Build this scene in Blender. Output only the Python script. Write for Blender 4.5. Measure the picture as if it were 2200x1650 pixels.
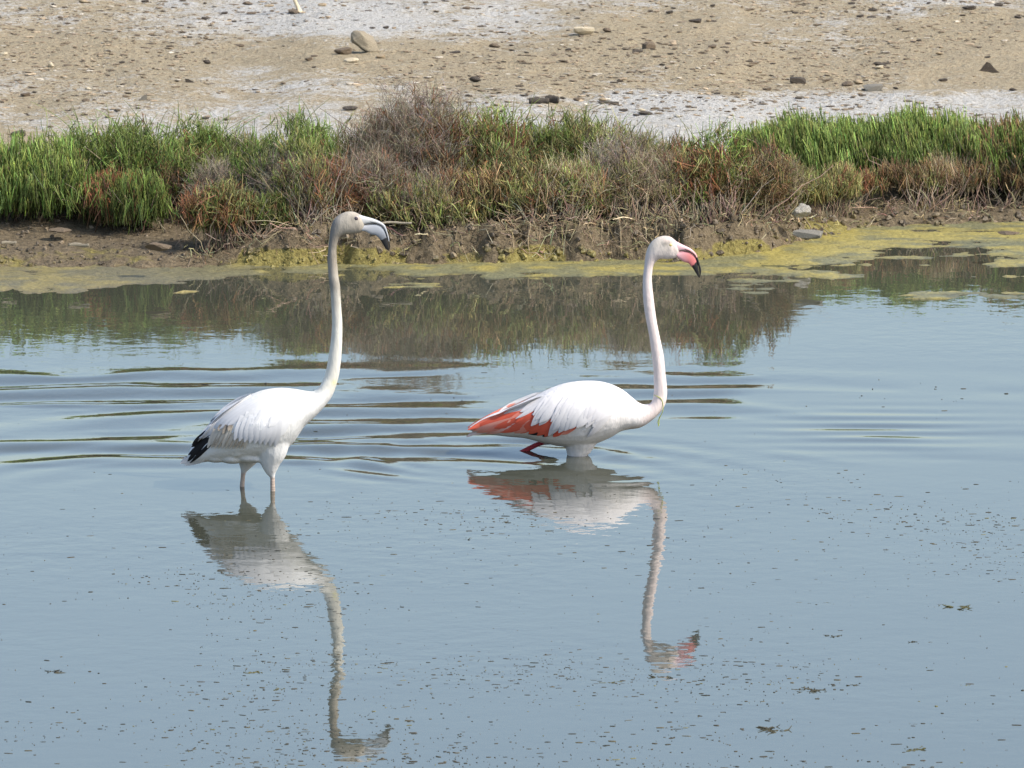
import bpy, bmesh, math, random
import numpy as np
from mathutils import Vector, Matrix
from mathutils.bvhtree import BVHTree
for o in list(bpy.data.objects): bpy.data.objects.remove(o)
random.seed(7); rng = np.random.default_rng(11)
R = math.radians
scene = bpy.context.scene
COL = scene.collection

# ------------------------------------------------------------------ camera, sky, sun, exposure
CAM_H, PITCH, FPX = 4.5, R(8.0), 21000.0           # metres, radians, focal length in photo pixels (2200 wide)
cd = bpy.data.cameras.new('camera'); cam = bpy.data.objects.new('camera', cd); COL.objects.link(cam)
cam.location = (0, 0, CAM_H); cam.rotation_euler = (R(90) - PITCH, 0, 0)
cd.sensor_width = 36; cd.lens = 36 * FPX / 2200; cd.clip_start = 0.5; cd.clip_end = 3000
cd.dof.use_dof = True; cd.dof.focus_distance = 30.6; cd.dof.aperture_fstop = 34
scene.camera = cam
SUN_EL, SUN_AZ = R(46), R(-24)                      # azimuth from +X, negative = towards the camera
sv = Vector((math.cos(SUN_EL) * math.cos(SUN_AZ), math.cos(SUN_EL) * math.sin(SUN_AZ), math.sin(SUN_EL)))
w = bpy.data.worlds.new('World'); scene.world = w; w.use_nodes = True
nt = w.node_tree; bg = nt.nodes['Background']
sk = nt.nodes.new('ShaderNodeTexSky'); sk.sky_type = 'NISHITA'; sk.sun_disc = False
sk.sun_elevation = SUN_EL; sk.sun_rotation = R(90) - SUN_AZ
sk.air_density = 1.0; sk.dust_density = 2.0; sk.ozone_density = 0.8
nt.links.new(sk.outputs[0], bg.inputs[0]); bg.inputs[1].default_value = 0.15
ld = bpy.data.lights.new('sun', 'SUN'); sun = bpy.data.objects.new('sun', ld); COL.objects.link(sun)
ld.energy = 2.85; ld.angle = R(0.55); ld.color = (1.0, 0.95, 0.86)
sun.rotation_euler = sv.to_track_quat('Z', 'Y').to_euler(); sun.location = (20, 0, 30)
vs = scene.view_settings; vs.view_transform = 'Standard'; vs.look = 'None'; vs.gamma = 1; vs.exposure = 0.78
vs.use_curve_mapping = False

# ------------------------------------------------------------------ helpers
def ray(px, py):
    u, v = (px - 1100) / FPX, -(py - 825) / FPX
    c, s = math.cos(PITCH), math.sin(PITCH)
    return u, c + v * s, -s + v * c
def G(px, py, z=0.0):                                # photo pixel -> point on the level z
    dx, dy, dz = ray(px, py); t = (z - CAM_H) / dz
    return Vector((dx * t, dy * t, z))
def P(px, py, Y):                                    # photo pixel -> point on the upright plane at distance Y
    dx, dy, dz = ray(px, py); t = Y / dy
    return Vector((dx * t, Y, CAM_H + dz * t))
def pix(x, y, z):                                    # arrays of world points -> photo pixels
    c, s = math.cos(PITCH), math.sin(PITCH)
    d = y * c - (z - CAM_H) * s; v = y * s + (z - CAM_H) * c
    return 1100 + FPX * x / d, 825 - FPX * v / d

def hash2(ix, iy, seed):
    h = (ix.astype(np.int64) * 374761393 + iy.astype(np.int64) * 668265263 + seed * 974634777) & 0xffffffff
    h = ((h ^ (h >> 13)) * 1274126177) & 0xffffffff
    return ((h ^ (h >> 16)) & 0xffff) / 65535.0
def vnoise(x, y, seed=0):
    ix, iy = np.floor(x), np.floor(y); fx, fy = x - ix, y - iy
    fx = fx * fx * (3 - 2 * fx); fy = fy * fy * (3 - 2 * fy)
    a = hash2(ix, iy, seed); b = hash2(ix + 1, iy, seed); c = hash2(ix, iy + 1, seed); d = hash2(ix + 1, iy + 1, seed)
    return (a + (b - a) * fx) * (1 - fy) + (c + (d - c) * fx) * fy
def fbm(x, y, seed=0, octv=4):
    s, a, t = 0, 1.0, 0
    for k in range(octv):
        s = s + a * vnoise(x, y, seed + k * 17); t += a; a *= .5; x = x * 2.03 + 5.3; y = y * 2.03 + 1.7
    return s / t
def smooth(a, b, x):
    t = np.clip((x - a) / (b - a), 0, 1); return t * t * (3 - 2 * t)

def link(name, me, mat=None, parent=None):
    o = bpy.data.objects.new(name, me); COL.objects.link(o)
    if mat is not None and me is not None and len(me.materials) == 0: me.materials.append(mat)
    if parent is not None: o.parent = parent
    return o
def tag(o, label=None, cat=None, group=None, kind=None):
    if label: o['label'] = label
    if cat: o['category'] = cat
    if group: o['group'] = group
    if kind: o['kind'] = kind
    return o
def empty(name, loc=(0, 0, 0)):
    o = bpy.data.objects.new(name, None); COL.objects.link(o); o.location = loc; o.empty_display_size = .05
    return o
def npmesh(name, V, Q, col=None, smooth_shade=True, attrs=None):
    """V (n,3) vertices, Q (m,k) faces of equal size k, col (n,3) colour per vertex"""
    me = bpy.data.meshes.new(name); V = np.asarray(V, np.float32); Q = np.asarray(Q, np.int32)
    n, (m, k) = len(V), Q.shape
    me.vertices.add(n); me.vertices.foreach_set('co', V.ravel())
    me.loops.add(m * k); me.loops.foreach_set('vertex_index', Q.ravel())
    me.polygons.add(m); me.polygons.foreach_set('loop_start', np.arange(0, m * k, k, dtype=np.int32))
    me.polygons.foreach_set('use_smooth', np.full(m, smooth_shade))
    me.update(calc_edges=True)
    if col is not None: setcol(me, col)
    for an, av in (attrs or {}).items():
        a = me.attributes.new(an, 'FLOAT', 'POINT'); a.data.foreach_set('value', np.asarray(av, np.float32).ravel())
    return me
def setcol(me, col):
    a = me.attributes.new('Col', 'FLOAT_COLOR', 'POINT')
    c = np.ones((len(me.vertices), 4), np.float32); c[:, :3] = col
    a.data.foreach_set('color', c.ravel())
def grid_faces(nx, ny):
    i = np.arange(nx - 1)[None, :] + np.arange(ny - 1)[:, None] * nx; i = i.ravel()
    return np.stack([i, i + 1, i + nx + 1, i + nx], 1)
def srgb(r, g, b):
    f = lambda c: (c / 255 / 12.92) if c / 255 <= .04045 else ((c / 255 + .055) / 1.055) ** 2.4
    return (f(r), f(g), f(b))

def crom(a, n):                                        # Catmull-Rom resampling of rows
    a = np.asarray(a, float); m = len(a); t = np.linspace(0, m - 1, n); i = np.clip(np.floor(t).astype(int), 0, m - 2); f = (t - i)[:, None]
    p0, p1, p2, p3 = a[np.clip(i - 1, 0, m - 1)], a[i], a[i + 1], a[np.clip(i + 2, 0, m - 1)]
    return .5 * (2 * p1 + (p2 - p0) * f + (2 * p0 - 5 * p1 + 4 * p2 - p3) * f ** 2 + (3 * p1 - p0 - 3 * p2 + p3) * f ** 3)
def tube(pts, k=12, n=40):                              # pts rows x,y,z,r
    s = crom(pts, n); V = []; F = []
    for i in range(n):
        a, b = s[max(i - 1, 0)][:3], s[min(i + 1, n - 1)][:3]; dd = Vector(b - a).normalized()
        u = dd.cross(Vector((0, 1, 0))).normalized(); w_ = dd.cross(u)
        for j in range(k):
            t_ = 2 * math.pi * j / k; V.append(tuple(Vector(s[i][:3]) + (u * math.cos(t_) + w_ * math.sin(t_)) * s[i][3]))
    F = [(i * k + j, i * k + (j + 1) % k, (i + 1) * k + (j + 1) % k, (i + 1) * k + j) for i in range(n - 1) for j in range(k)]
    return V, F + [tuple(range(k))[::-1], tuple(range((n - 1) * k, n * k))]

# ------------------------------------------------------------------ materials
class NT:
    def __init__(s, name):
        s.m = bpy.data.materials.new(name); s.m.use_nodes = True; s.t = s.m.node_tree
        s.b = s.t.nodes['Principled BSDF']; s.out = s.t.nodes['Material Output']
    def n(s, typ, **kw):
        nd = s.t.nodes.new(typ)
        for k, v in kw.items():
            if k.startswith('i_'):
                key = k[2:]; nd.inputs[int(key) if key.isdigit() else key.replace('_', ' ')].default_value = v
            else: setattr(nd, k, v)
        return nd
    def l(s, a, b): s.t.links.new(a, b)
    def noise(s, vec, scale, detail=4, rough=.55):
        nd = s.n('ShaderNodeTexNoise', i_Scale=scale, i_Detail=detail, i_Roughness=rough); s.l(vec, nd.inputs['Vector']); return nd.outputs[0]
    def mapping(s, scale=(1, 1, 1)):
        tc = s.n('ShaderNodeTexCoord'); mp = s.n('ShaderNodeMapping'); mp.inputs['Scale'].default_value = scale
        s.l(tc.outputs['Object'], mp.inputs[0]); return mp.outputs[0]
    def ramp(s, fac, stops):
        nd = s.n('ShaderNodeValToRGB'); e = nd.color_ramp.elements
        while len(e) < len(stops): e.new(.5)
        for i, (p, c) in enumerate(stops): e[i].position = p; e[i].color = (*c, 1) if len(c) == 3 else c
        s.l(fac, nd.inputs[0]); return nd.outputs[0]
    def mix(s, fac, a, b, blend='MIX'):
        nd = s.n('ShaderNodeMix', data_type='RGBA', blend_type=blend)
        for v, k in ((fac, 0), (a, 6), (b, 7)):
            if isinstance(v, (int, float)): nd.inputs[k].default_value = v
            elif isinstance(v, tuple): nd.inputs[k].default_value = (*v, 1)
            else: s.l(v, nd.inputs[k])
        return nd.outputs[2]
    def math(s, op, a, b=0.0):
        nd = s.n('ShaderNodeMath', operation=op)
        for v, k in ((a, 0), (b, 1)):
            if isinstance(v, (int, float)): nd.inputs[k].default_value = v
            else: s.l(v, nd.inputs[k])
        return nd.outputs[0]
    def attr(s, name, out='Fac'): return s.n('ShaderNodeAttribute', attribute_name=name).outputs[out]
    def bump(s, h, strength, dist, normal=None):
        nd = s.n('ShaderNodeBump', i_Strength=strength, i_Distance=dist); s.l(h, nd.inputs['Height'])
        if normal is not None: s.l(normal, nd.inputs['Normal'])
        return nd.outputs[0]

def mat_ground():
    k = NT('shore_soil'); v = k.mapping(); vs_ = k.mapping((1, .45, 1))
    n1 = k.noise(v, 6, 6, .65); n2 = k.noise(v, 45, 5, .7); n3 = k.noise(vs_, 2.2, 5, .6)
    sand = k.ramp(n2, [(.25, (.24, .18, .105)), (.5, (.385, .31, .195)), (.75, (.48, .405, .275))])
    saltc = k.ramp(n2, [(.28, (.36, .315, .245)), (.48, (.51, .485, .435)), (.75, (.64, .625, .585))])
    mud = k.ramp(n2, [(.3, (.085, .064, .038)), (.55, (.19, .147, .090)), (.8, (.29, .235, .155))])
    alg = k.ramp(n2, [(.3, (.10, .08, .03)), (.5, (.24, .20, .06)), (.75, (.36, .31, .12))])
    sf = k.math('ADD', k.attr('salt'), k.math('MULTIPLY', k.math('SUBTRACT', n1, .5), 1.3))
    sf = k.math('ADD', sf, k.math('MULTIPLY', k.math('SUBTRACT', n2, .5), 1.2))
    sfm = k.ramp(sf, [(.32, (0, 0, 0)), (.68, (1, 1, 1))])
    c = k.mix(sfm, sand, saltc)
    mf = k.math('ADD', k.attr('mud'), k.math('MULTIPLY', k.math('SUBTRACT', n1, .5), .6))
    c = k.mix(k.ramp(mf, [(.35, (0, 0, 0)), (.65, (1, 1, 1))]), c, mud)
    af = k.math('ADD', k.attr('algae'), k.math('MULTIPLY', k.math('SUBTRACT', n1, .5), 1.2))
    c = k.mix(k.ramp(af, [(.45, (0, 0, 0)), (.62, (1, 1, 1))]), c, alg)
    k.l(c, k.b.inputs['Base Color'])
    k.b.inputs['Roughness'].default_value = .85; k.b.inputs['Specular IOR Level'].default_value = .25
    k.l(k.bump(k.math('ADD', n2, k.math('MULTIPLY', n1, 1.5)), 1.0, .03), k.b.inputs['Normal'])
    return k.m
def mat_water():
    k = NT('lagoon_water'); tc = k.n('ShaderNodeTexCoord')
    k.b.inputs['Base Color'].default_value = (.055, .058, .042, 1)
    k.b.inputs['Roughness'].default_value = .02; k.b.inputs['IOR'].default_value = 1.333
    m1 = k.mapping((1, .8, 1)); m2 = k.mapping((1, .5, 1))
    a = k.noise(m1, 11, 2, .5); b = k.noise(m2, 60, 2, .5)
    rough = k.attr('ruffle')
    h = k.math('ADD', k.math('MULTIPLY', a, .0009), k.math('MULTIPLY', b, .00010))
    h = k.math('MULTIPLY', h, rough)
    k.l(k.bump(h, 1.0, 1.0), k.b.inputs['Normal'])
    return k.m
def mat_col(name, rough=.7, spec=.3, transl=0.0, noise_scale=0, noise_amt=0, bump=0, stretch=(1, 1, 1), sss=0):
    k = NT(name); c = k.attr('Col', 'Color')
    if noise_scale:
        n = k.noise(k.mapping(stretch), noise_scale, 5, .6)
        c = k.mix(1.0, c, k.ramp(n, [(.25, (1 - noise_amt,) * 3), (.75, (1 + noise_amt * .4,) * 3)]), 'MULTIPLY')
        if bump: k.l(k.bump(n, .7, bump), k.b.inputs['Normal'])
    k.l(c, k.b.inputs['Base Color']); k.b.inputs['Roughness'].default_value = rough
    k.b.inputs['Specular IOR Level'].default_value = spec
    if sss: k.b.inputs['Subsurface Weight'].default_value = sss; k.b.inputs['Subsurface Radius'].default_value = (.02, .015, .012); k.b.inputs['Subsurface Scale'].default_value = .4
    if transl:
        tr = k.n('ShaderNodeBsdfTranslucent'); k.l(c, tr.inputs[0]); mx = k.n('ShaderNodeMixShader', i_0=transl)
        k.l(k.b.outputs[0], mx.inputs[1]); k.l(tr.outputs[0], mx.inputs[2]); k.l(mx.outputs[0], k.out.inputs[0])
    return k.m
def mat_plain(name, c, rough=.6, spec=.3, noise_scale=0, amt=.3, bump=0):
    k = NT(name); k.b.inputs['Roughness'].default_value = rough; k.b.inputs['Specular IOR Level'].default_value = spec
    if noise_scale:
        n = k.noise(k.mapping(), noise_scale, 6, .65)
        k.l(k.ramp(n, [(.25, tuple(x * (1 - amt) for x in c)), (.75, tuple(min(1, x * (1 + amt)) for x in c))]), k.b.inputs['Base Color'])
        if bump: k.l(k.bump(n, .8, bump), k.b.inputs['Normal'])
    else: k.b.inputs['Base Color'].default_value = (*c, 1)
    return k.m
M_ground, M_water = mat_ground(), mat_water()
M_leaf = mat_col('saltmarsh_stems', .6, .25, .12)
M_twig = mat_col('dry_twigs', .85, .15)
M_plume = mat_col('plumage', .8, .12, 0, 90, .10, .004, (1, 1, .35))
M_feather = mat_col('feather', .75, .15, .12)
M_bill = mat_col('bill_horn', .35, .4)
M_algae = mat_col('wet_algae', .45, .4, 0, 70, .55, .010)
M_weed = mat_col('floating_weed', .7, .3)

# ------------------------------------------------------------------ the shore line and the terrain
SH = np.array([(-600, 590), (0, 577), (300, 577), (600, 572), (900, 569), (1250, 564), (1500, 560), (1640, 542), (1760, 512), (1850, 492), (2200, 480), (2800, 470)], float)
shw = np.array([tuple(G(a, b, 0)[:2]) for a, b in SH])
def shore(x): return np.interp(x, shw[:, 0], shw[:, 1])
def ground_z(x, y, detail=True):
    sy = shore(x) + (fbm(x * 5, x * 0 + 3.3, 5, 3) - .5) * .16 + (fbm(x * 17, y * 4, 15, 3) - .5) * .15
    d = y - sy
    ppx = 1100 + x * 600
    wl = 1 - smooth(420, 640, ppx); wr = smooth(1560, 1800, ppx); wc = 1 - wl - wr
    wl, wr, wc = [np.clip(q, 0, 1) for q in (wl, wr, wc)]
    up_l = .035 * smooth(-.02, .18, d) + .07 * smooth(.15, 1.1, d)
    up_c = .120 * smooth(-.02, .11, d) + .02 * smooth(.15, .8, d)
    up_r = .04 * smooth(-.02, .12, d) + .07 * smooth(.12, .55, d)
    land = wl * up_l + wr * up_r + wc * up_c
    land = land + .035 * smooth(1.2, 6, d)
    bed = np.maximum(-.5, -.012 + d * .16)
    z = np.where(d < 0, bed, land)
    if detail:
        nearbank = np.exp(-((d - .12) / .3) ** 2)
        z = z + (fbm(x * 16, y * 12, 21, 5) - .5) * .085 * nearbank * (.35 + .65 * wc) * smooth(-.25, .08, d)
        z = z + (fbm(x * 22, y * 16, 31, 3) - .5) * .012 * smooth(.2, .5, d)
        z = z + (fbm(x * 3, y * 2.2, 41, 3) - .5) * .05 * smooth(1.4, 3, d)
    return z
def gz(x, y): return float(ground_z(np.array([x]), np.array([y]))[0])
def Gg(px, py):                                       # photo pixel -> point on the terrain
    p = G(px, py, .12)
    for _ in range(4): p = G(px, py, gz(p.x, p.y))
    return p
def axis(parts):                                       # piecewise spaced coordinates
    out = []
    for a, b, st in parts: out.append(np.arange(a, b, st))
    return np.concatenate(out)
gx = axis([(-400, -60, 40), (-60, -8, 4), (-8, -3, .25), (-3, 3, .017), (3, 8, .25), (8, 60, 4), (60, 401, 40)])
gy = axis([(-60, 10, 10), (10, 32, 1), (32, 34.2, .1), (34.2, 37.4, .02), (37.4, 48, .04), (48, 60, .5), (60, 120, 6), (120, 1301, 60)])
X, Y = np.meshgrid(gx, gy); X, Y = X.ravel(), Y.ravel()
Z = ground_z(X, Y)
d = Y - shore(X)
PX, PY = pix(X, Y, Z)
salt_r = np.interp(PY, [-80, 0, 30, 60, 120, 185, 205, 235, 300], [.3, .45, .40, .22, .22, .28, .72, .85, .8])
salt_l = np.interp(PY, [-80, 0, 45, 70, 90, 130, 150, 190, 215, 240, 290], [.4, .5, .66, .52, .22, .24, .50, .66, .48, .52, .5])
t = smooth(600, 1500, PX); salt = salt_l * (1 - t) + salt_r * t
salt = salt + (fbm(X * 1.6, Y * .55, 61, 4) - .5) * 1.1
mud = 1 - smooth(.75, 2.0, d + (fbm(X * 3, Y * 2, 71, 3) - .5) * .8)
algae = (1 - smooth(.02, .085, Z)) * smooth(-.4, 0, d) * (1 - smooth(.3, .7, d)) * np.where(PX < 520, .38, 1.0) * np.where(PX > 1700, 1.0, .85) * (.25 + 1.25 * smooth(.38, .62, fbm(X * 3.1, Y * 3, 81, 3)))
me = npmesh('shore_ground', np.stack([X, Y, Z], 1), grid_faces(len(gx), len(gy)), attrs={'salt': salt, 'mud': mud, 'algae': algae})
tag(link('ground', me, M_ground), 'dry salt crusted sand flat rising behind a muddy algae stained bank', 'ground', kind='structure')

# ------------------------------------------------------------------ water surface with ripples
LB = G(560, 1050, 0); RB = G(1238, 976, 0)
wx = axis([(-300, -40, 20), (-40, -6, 2), (-6, -2.6, .15), (-2.6, 2.6, .016), (2.6, 6, .15), (6, 40, 2), (40, 301, 20)])
wy = axis([(-60, 10, 5), (10, 24, .5), (24, 25, .1), (25, 37.2, .016)])
X, Y = np.meshgrid(wx, wy); X, Y = X.ravel(), Y.ravel()
PX, PY = pix(X, Y, 0 * X)
def rings(c, lam, amp, r0, r1, seed, jit=.25, sx=1.0):
    r = np.hypot((X - c.x) * sx, Y - c.y)
    ph = 2 * np.pi * r / lam + (fbm(X * 1.3, Y * 1.0, seed, 3) - .5) * 2 * np.pi * jit * 3
    env = smooth(r0 * .5, r0, r) * (1 - smooth(r1 * .6, r1, r))
    return amp * np.sin(ph) * env * (.12 + 1.5 * smooth(.40, .64, fbm(X * 1.9 + 9, Y * 2.4, seed + 5, 2)))
back_l = smooth(1075, 1000, PY); 
H = rings(LB, .42, .0030, .45, 3.4, 3, sx=.45) * smooth(1030, 960, PY) * smooth(740, 800, PY) * (1 - .75 * smooth(1250, 1500, PX))
H += rings(LB, .17, .00045, .15, 1.6, 13, sx=.7) * smooth(1070, 1030, PY)
H += rings(RB, .33, .0018, .3, 2.4, 23, sx=.5) * smooth(1010, 960, PY) * smooth(760, 830, PY) * (1 - smooth(1500, 1750, PX))
H += rings(RB + Vector((-.1, -.02, 0)), .15, .0016, .06, .75, 33, .18, .8) * (1 - smooth(1045, 1100, PY)) * (1 - .7 * smooth(1330, 1450, PX))
pm = np.exp(-((PX - 1880) / 210) ** 2 - ((PY - 922) / 42) ** 2)
H += .0013 * pm * np.sin(2 * np.pi * (Y + .06 * fbm(X * 2, Y, 51, 2)) / .17 + X * .9)
H += (fbm(X * .7, Y * .9, 91, 3) - .5) * .0022
ruf = .35 + .9 * smooth(.42, .66, fbm(X * .5, Y * .45, 77, 3)) + .45 * np.exp(-((PY - 1180) / 110) ** 2)
me = npmesh('water_surface', np.stack([X, Y, H], 1), grid_faces(len(wx), len(wy)), attrs={'ruffle': ruf})
tag(link('water', me, M_water), 'calm grey blue lagoon water with soft ripples', 'water', kind='structure')

# ------------------------------------------------------------------ algae mats on the water by the bank
ax_, ay_ = np.arange(-2.9, 2.9, .0125), np.arange(32.4, 37.0, .0165)
X, Y = np.meshgrid(ax_, ay_); X, Y = X.ravel(), Y.ravel(); PX, PY = pix(X, Y, 0 * X)
sy = shore(X); d = sy - Y                                # distance out from the shore
reach = np.interp(PX, [-300, 0, 150, 300, 480, 700, 1000, 1300, 1480, 1600, 1760, 1900, 2200, 2500], [.95, .92, .85, .60, .52, .52, .50, .50, .58, .85, 1.35, 1.6, 1.75, 1.75])
base = 1 - smooth(.25, 1.0, d / reach)
n = fbm(X * 3.2, Y * 1.7, 101, 5); n2 = fbm(X * 14, Y * 9, 111, 3)
n3 = fbm(X * 3.5, Y * 9, 151, 5)
thick = (base - .50) * .85 + (n - .5) * 1.3 + (n3 - .5) * 1.5 + (n2 - .5) * .8
thick = np.where(d > reach * 1.25, -1, thick)
Z = np.clip(thick * .02, -.03, .0035) + (fbm(X * 30, Y * 22, 121, 3) - .5) * .010 * smooth(-.05, .25, thick)
c0, c1, c2 = np.array((.37, .305, .085)), np.array((.20, .19, .095)), np.array((.15, .115, .075))
q = fbm(X * 5, Y * 3, 131, 4)[:, None]; q2 = smooth(.38, .62, q * .35 + .65 * fbm(X * 9, Y * 13, 141, 4)[:, None]); left = (1 - smooth(250, 800, PX))[:, None]
C = c0 * (1 - q2) + c1 * q2; deep = smooth(.22, -.04, thick)[:, None]; C = C * (1 - .55 * deep) + np.array((.075, .068, .035)) * .55 * deep; C = C * (1 - .45 * left) + c2 * .45 * left
keep = thick > -.5
Q = grid_faces(len(ax_), len(ay_)); Q = Q[keep[Q].any(1)]
me = npmesh('algae', np.stack([X, Y, Z], 1), Q, C)
used = np.zeros(len(X), bool); used[Q.ravel()] = True
tag(link('floating_algae', me, M_algae), 'yellow green algae scum floating in the shallows along the bank', 'algae', kind='stuff')
bmx = bmesh.new(); bmx.from_mesh(me)
bmesh.ops.delete(bmx, geom=[v_ for v_ in bmx.verts if not v_.link_faces], context='VERTS'); bmx.to_mesh(me); bmx.free()

# ------------------------------------------------------------------ stems, twigs and shrubs
def stems(B, D, L, Rr, Cv, c_base, c_tip, rings_=4, wob=0.0, tip=.35):
    """many tapered three sided stems in one go -> V, quads, colours"""
    N = len(B); t = np.linspace(0, 1, rings_)
    D = D / np.linalg.norm(D, axis=1, keepdims=True)
    ref = np.where(np.abs(D[:, 2:3]) > .9, np.array([[1., 0, 0]]), np.array([[0, 0, 1.]]))
    U = np.cross(D, ref); U /= np.linalg.norm(U, axis=1, keepdims=True); W = np.cross(D, U)
    V = np.zeros((N, rings_, 3, 3)); C = np.zeros((N, rings_, 3, 3))
    a0 = rng.uniform(0, 6.28, N)
    for k, tk in enumerate(t):
        p = B + D * (L * tk)[:, None] + Cv * (L * tk * tk)[:, None]
        if wob and 0 < k: p = p + rng.normal(0, 1, (N, 3)) * (L * wob)[:, None]
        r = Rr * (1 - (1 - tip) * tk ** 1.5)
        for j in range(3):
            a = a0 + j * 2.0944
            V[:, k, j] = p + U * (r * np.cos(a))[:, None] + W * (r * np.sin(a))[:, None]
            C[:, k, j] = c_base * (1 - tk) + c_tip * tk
    idx = np.arange(N * rings_ * 3).reshape(N, rings_, 3); Qs = []
    for k in range(rings_ - 1):
        for j in range(3):
            j2 = (j + 1) % 3
            Qs.append(np.stack([idx[:, k, j], idx[:, k, j2], idx[:, k + 1, j2], idx[:, k + 1, j]], 1))
    return V.reshape(-1, 3), np.concatenate(Qs), C.reshape(-1, 3)
PAL = {  # base and tip colours
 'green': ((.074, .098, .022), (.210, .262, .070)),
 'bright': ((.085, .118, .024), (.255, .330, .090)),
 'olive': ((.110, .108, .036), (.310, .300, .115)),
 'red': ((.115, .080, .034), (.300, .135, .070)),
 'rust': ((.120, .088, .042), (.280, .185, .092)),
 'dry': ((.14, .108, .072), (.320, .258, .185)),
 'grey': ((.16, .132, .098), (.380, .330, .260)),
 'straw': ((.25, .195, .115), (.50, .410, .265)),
}
def palcol(kind, N, var=.28):
    a, b = PAL[kind]; m = np.exp(rng.normal(0, var, (N, 1))); h = 1 + rng.normal(0, .10, (N, 3))
    return np.clip(np.array(a) * m * h, 0, 1), np.clip(np.array(b) * m * h, 0, 1)

def shrub(name, label, px, pyb, wpx, h, dep, mix, n=1500, lean=(0, 0), group=None, clumps=9, sprig=(.030, .060), rad=.0017, curl=.24,
          up=.9, spread=.35, roots=0, wisps=0, gnarl=0, hv=(.66, 1.10)):
    """mix: list of (part name, palette, share). Mounded shrub made of clumps of sprigs over a twiggy frame"""
    base = Gg(px, pyb); sc = (FPX / (base.y + .3)); rx = wpx / sc
    e = empty(name, base); tag(e, label, 'shrub', group)
    cl = []
    for i in range(clumps):
        for _ in range(30):
            u, v = rng.uniform(-1, 1, 2)
            if u * u + v * v < 1: break
        x, y = u * rx * .85, v * dep * .8
        y = max(y, float(shore(base.x + x)) - base.y + .10 + .26 * float(vnoise(np.array([(base.x + x) * 3.1]), np.array([4.4]), 8)[0]) + .05 * rng.random())
        edge = 1 - .32 * (u * u + .5 * v * v)
        hh = h * edge * rng.uniform(*hv)
        cl.append((x, y, hh, max(.05, min(rx, .04 + .38 * hh) * rng.uniform(.8, 1.2)), rng.choice(len(mix), p=[m[2] for m in mix]), rng.uniform(.70, 1.30)))
    parts = {m[0]: [] for m in mix}
    per = n // clumps
    for (x, y, hh, rr, pk, bright) in cl:
        M = max(8, int(per * (hh / h) * .42))                     # forks, each carrying four sprigs
        u = rng.uniform(-.25, 1, M); a = rng.uniform(0, 2 * np.pi, M); s = np.sqrt(np.clip(1 - u * u, 0, 1))
        nrm = np.stack([s * np.cos(a), s * np.sin(a), u], 1)
        lump = .78 + .44 * fbm(nrm[:, 0] * 2.2 + x * 9, nrm[:, 1] * 2.2 + nrm[:, 2] * 2 + y * 9, 7, 2)
        rf = rng.uniform(.25, 1, M) ** .45 * lump
        node = np.stack([x + nrm[:, 0] * rr * rf, y + nrm[:, 1] * rr * rf, hh * (.42 + .58 * nrm[:, 2] * rf)], 1)
        nd = nrm * (1.1 - up) + np.array([lean[0], lean[1], up]) + rng.normal(0, spread, (M, 3))
        kk = np.where(rng.random(M) < .70, pk, rng.choice(len(mix), M, p=[m[2] for m in mix]))
        nb = np.exp(rng.normal(0, .22, M))
        ks, node, nd, nb = np.repeat(kk, 4), np.repeat(node, 4, 0), np.repeat(nd, 4, 0), np.repeat(nb, 4); N = M * 4
        L = rng.uniform(sprig[0], sprig[1], N) * rng.choice([.8, 1, 1, 1.35], N)
        dr = nd + rng.normal(0, spread * .8, (N, 3)); dr /= np.linalg.norm(dr, axis=1, keepdims=True)
        B = node - dr * L[:, None] * .8 + rng.normal(0, .006, (N, 3))
        zg = ground_z(B[:, 0] + base.x, B[:, 1] + base.y) - base.z
        B[:, 2] = np.maximum(B[:, 2], zg - .005)
        cv = rng.normal(0, curl, (N, 3)) + np.array([lean[0] * .3, 0, .08])
        for ki, m in enumerate(mix):
            sel = ks == ki; ns = int(sel.sum())
            if not ns: continue
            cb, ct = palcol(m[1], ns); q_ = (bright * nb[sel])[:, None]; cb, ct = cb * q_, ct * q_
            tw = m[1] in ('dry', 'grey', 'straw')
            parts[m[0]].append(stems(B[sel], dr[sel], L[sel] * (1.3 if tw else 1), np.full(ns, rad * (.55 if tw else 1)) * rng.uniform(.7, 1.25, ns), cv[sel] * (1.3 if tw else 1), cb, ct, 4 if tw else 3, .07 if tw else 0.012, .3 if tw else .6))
    # woody frame from the ground to the clumps
    Bs, Ds, Ls = [], [], []
    for (x, y, hh, rr, pk, br) in cl:
        for _ in range(7 if h < .16 else 15):
            b = np.array([x * .55 + rng.normal(0, .04), y * .55 + rng.normal(0, .04), 0.0])
            b[1] = max(b[1], float(shore(base.x + b[0])) - base.y + .13)
            tgt = np.array([x + rng.normal(0, rr * .55), y + rng.normal(0, rr * .55), hh * rng.uniform(.45, .8)])
            b[2] = gz(b[0] + base.x, b[1] + base.y) - base.z - .01
            dd = tgt - b; Ls.append(np.linalg.norm(dd)); Bs.append(b); Ds.append(dd)
    Bs, Ds, Ls = np.array(Bs), np.array(Ds), np.array(Ls)
    cb, ct = palcol('dry', len(Bs)); frame = stems(Bs, Ds, Ls, np.full(len(Bs), .0014 if h < .16 else .0021), rng.normal(0, .08, (len(Bs), 3)), cb, ct, 6, .03, .35)
    def build(pn, lst, mat):
        off, Vs, Qs, Cs = 0, [], [], []
        for V, Qq, C in lst: Vs.append(V); Qs.append(Qq + off); Cs.append(C); off += len(V)
        link(pn, npmesh(pn, np.concatenate(Vs), np.concatenate(Qs), np.concatenate(Cs), True), mat, e)['kind'] = 'stuff'
    build('woody_frame', [frame], M_twig)
    for m in mix:
        if parts[m[0]]: build(m[0], parts[m[0]], M_twig if m[1] in ('dry', 'grey', 'straw') else M_leaf)
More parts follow.
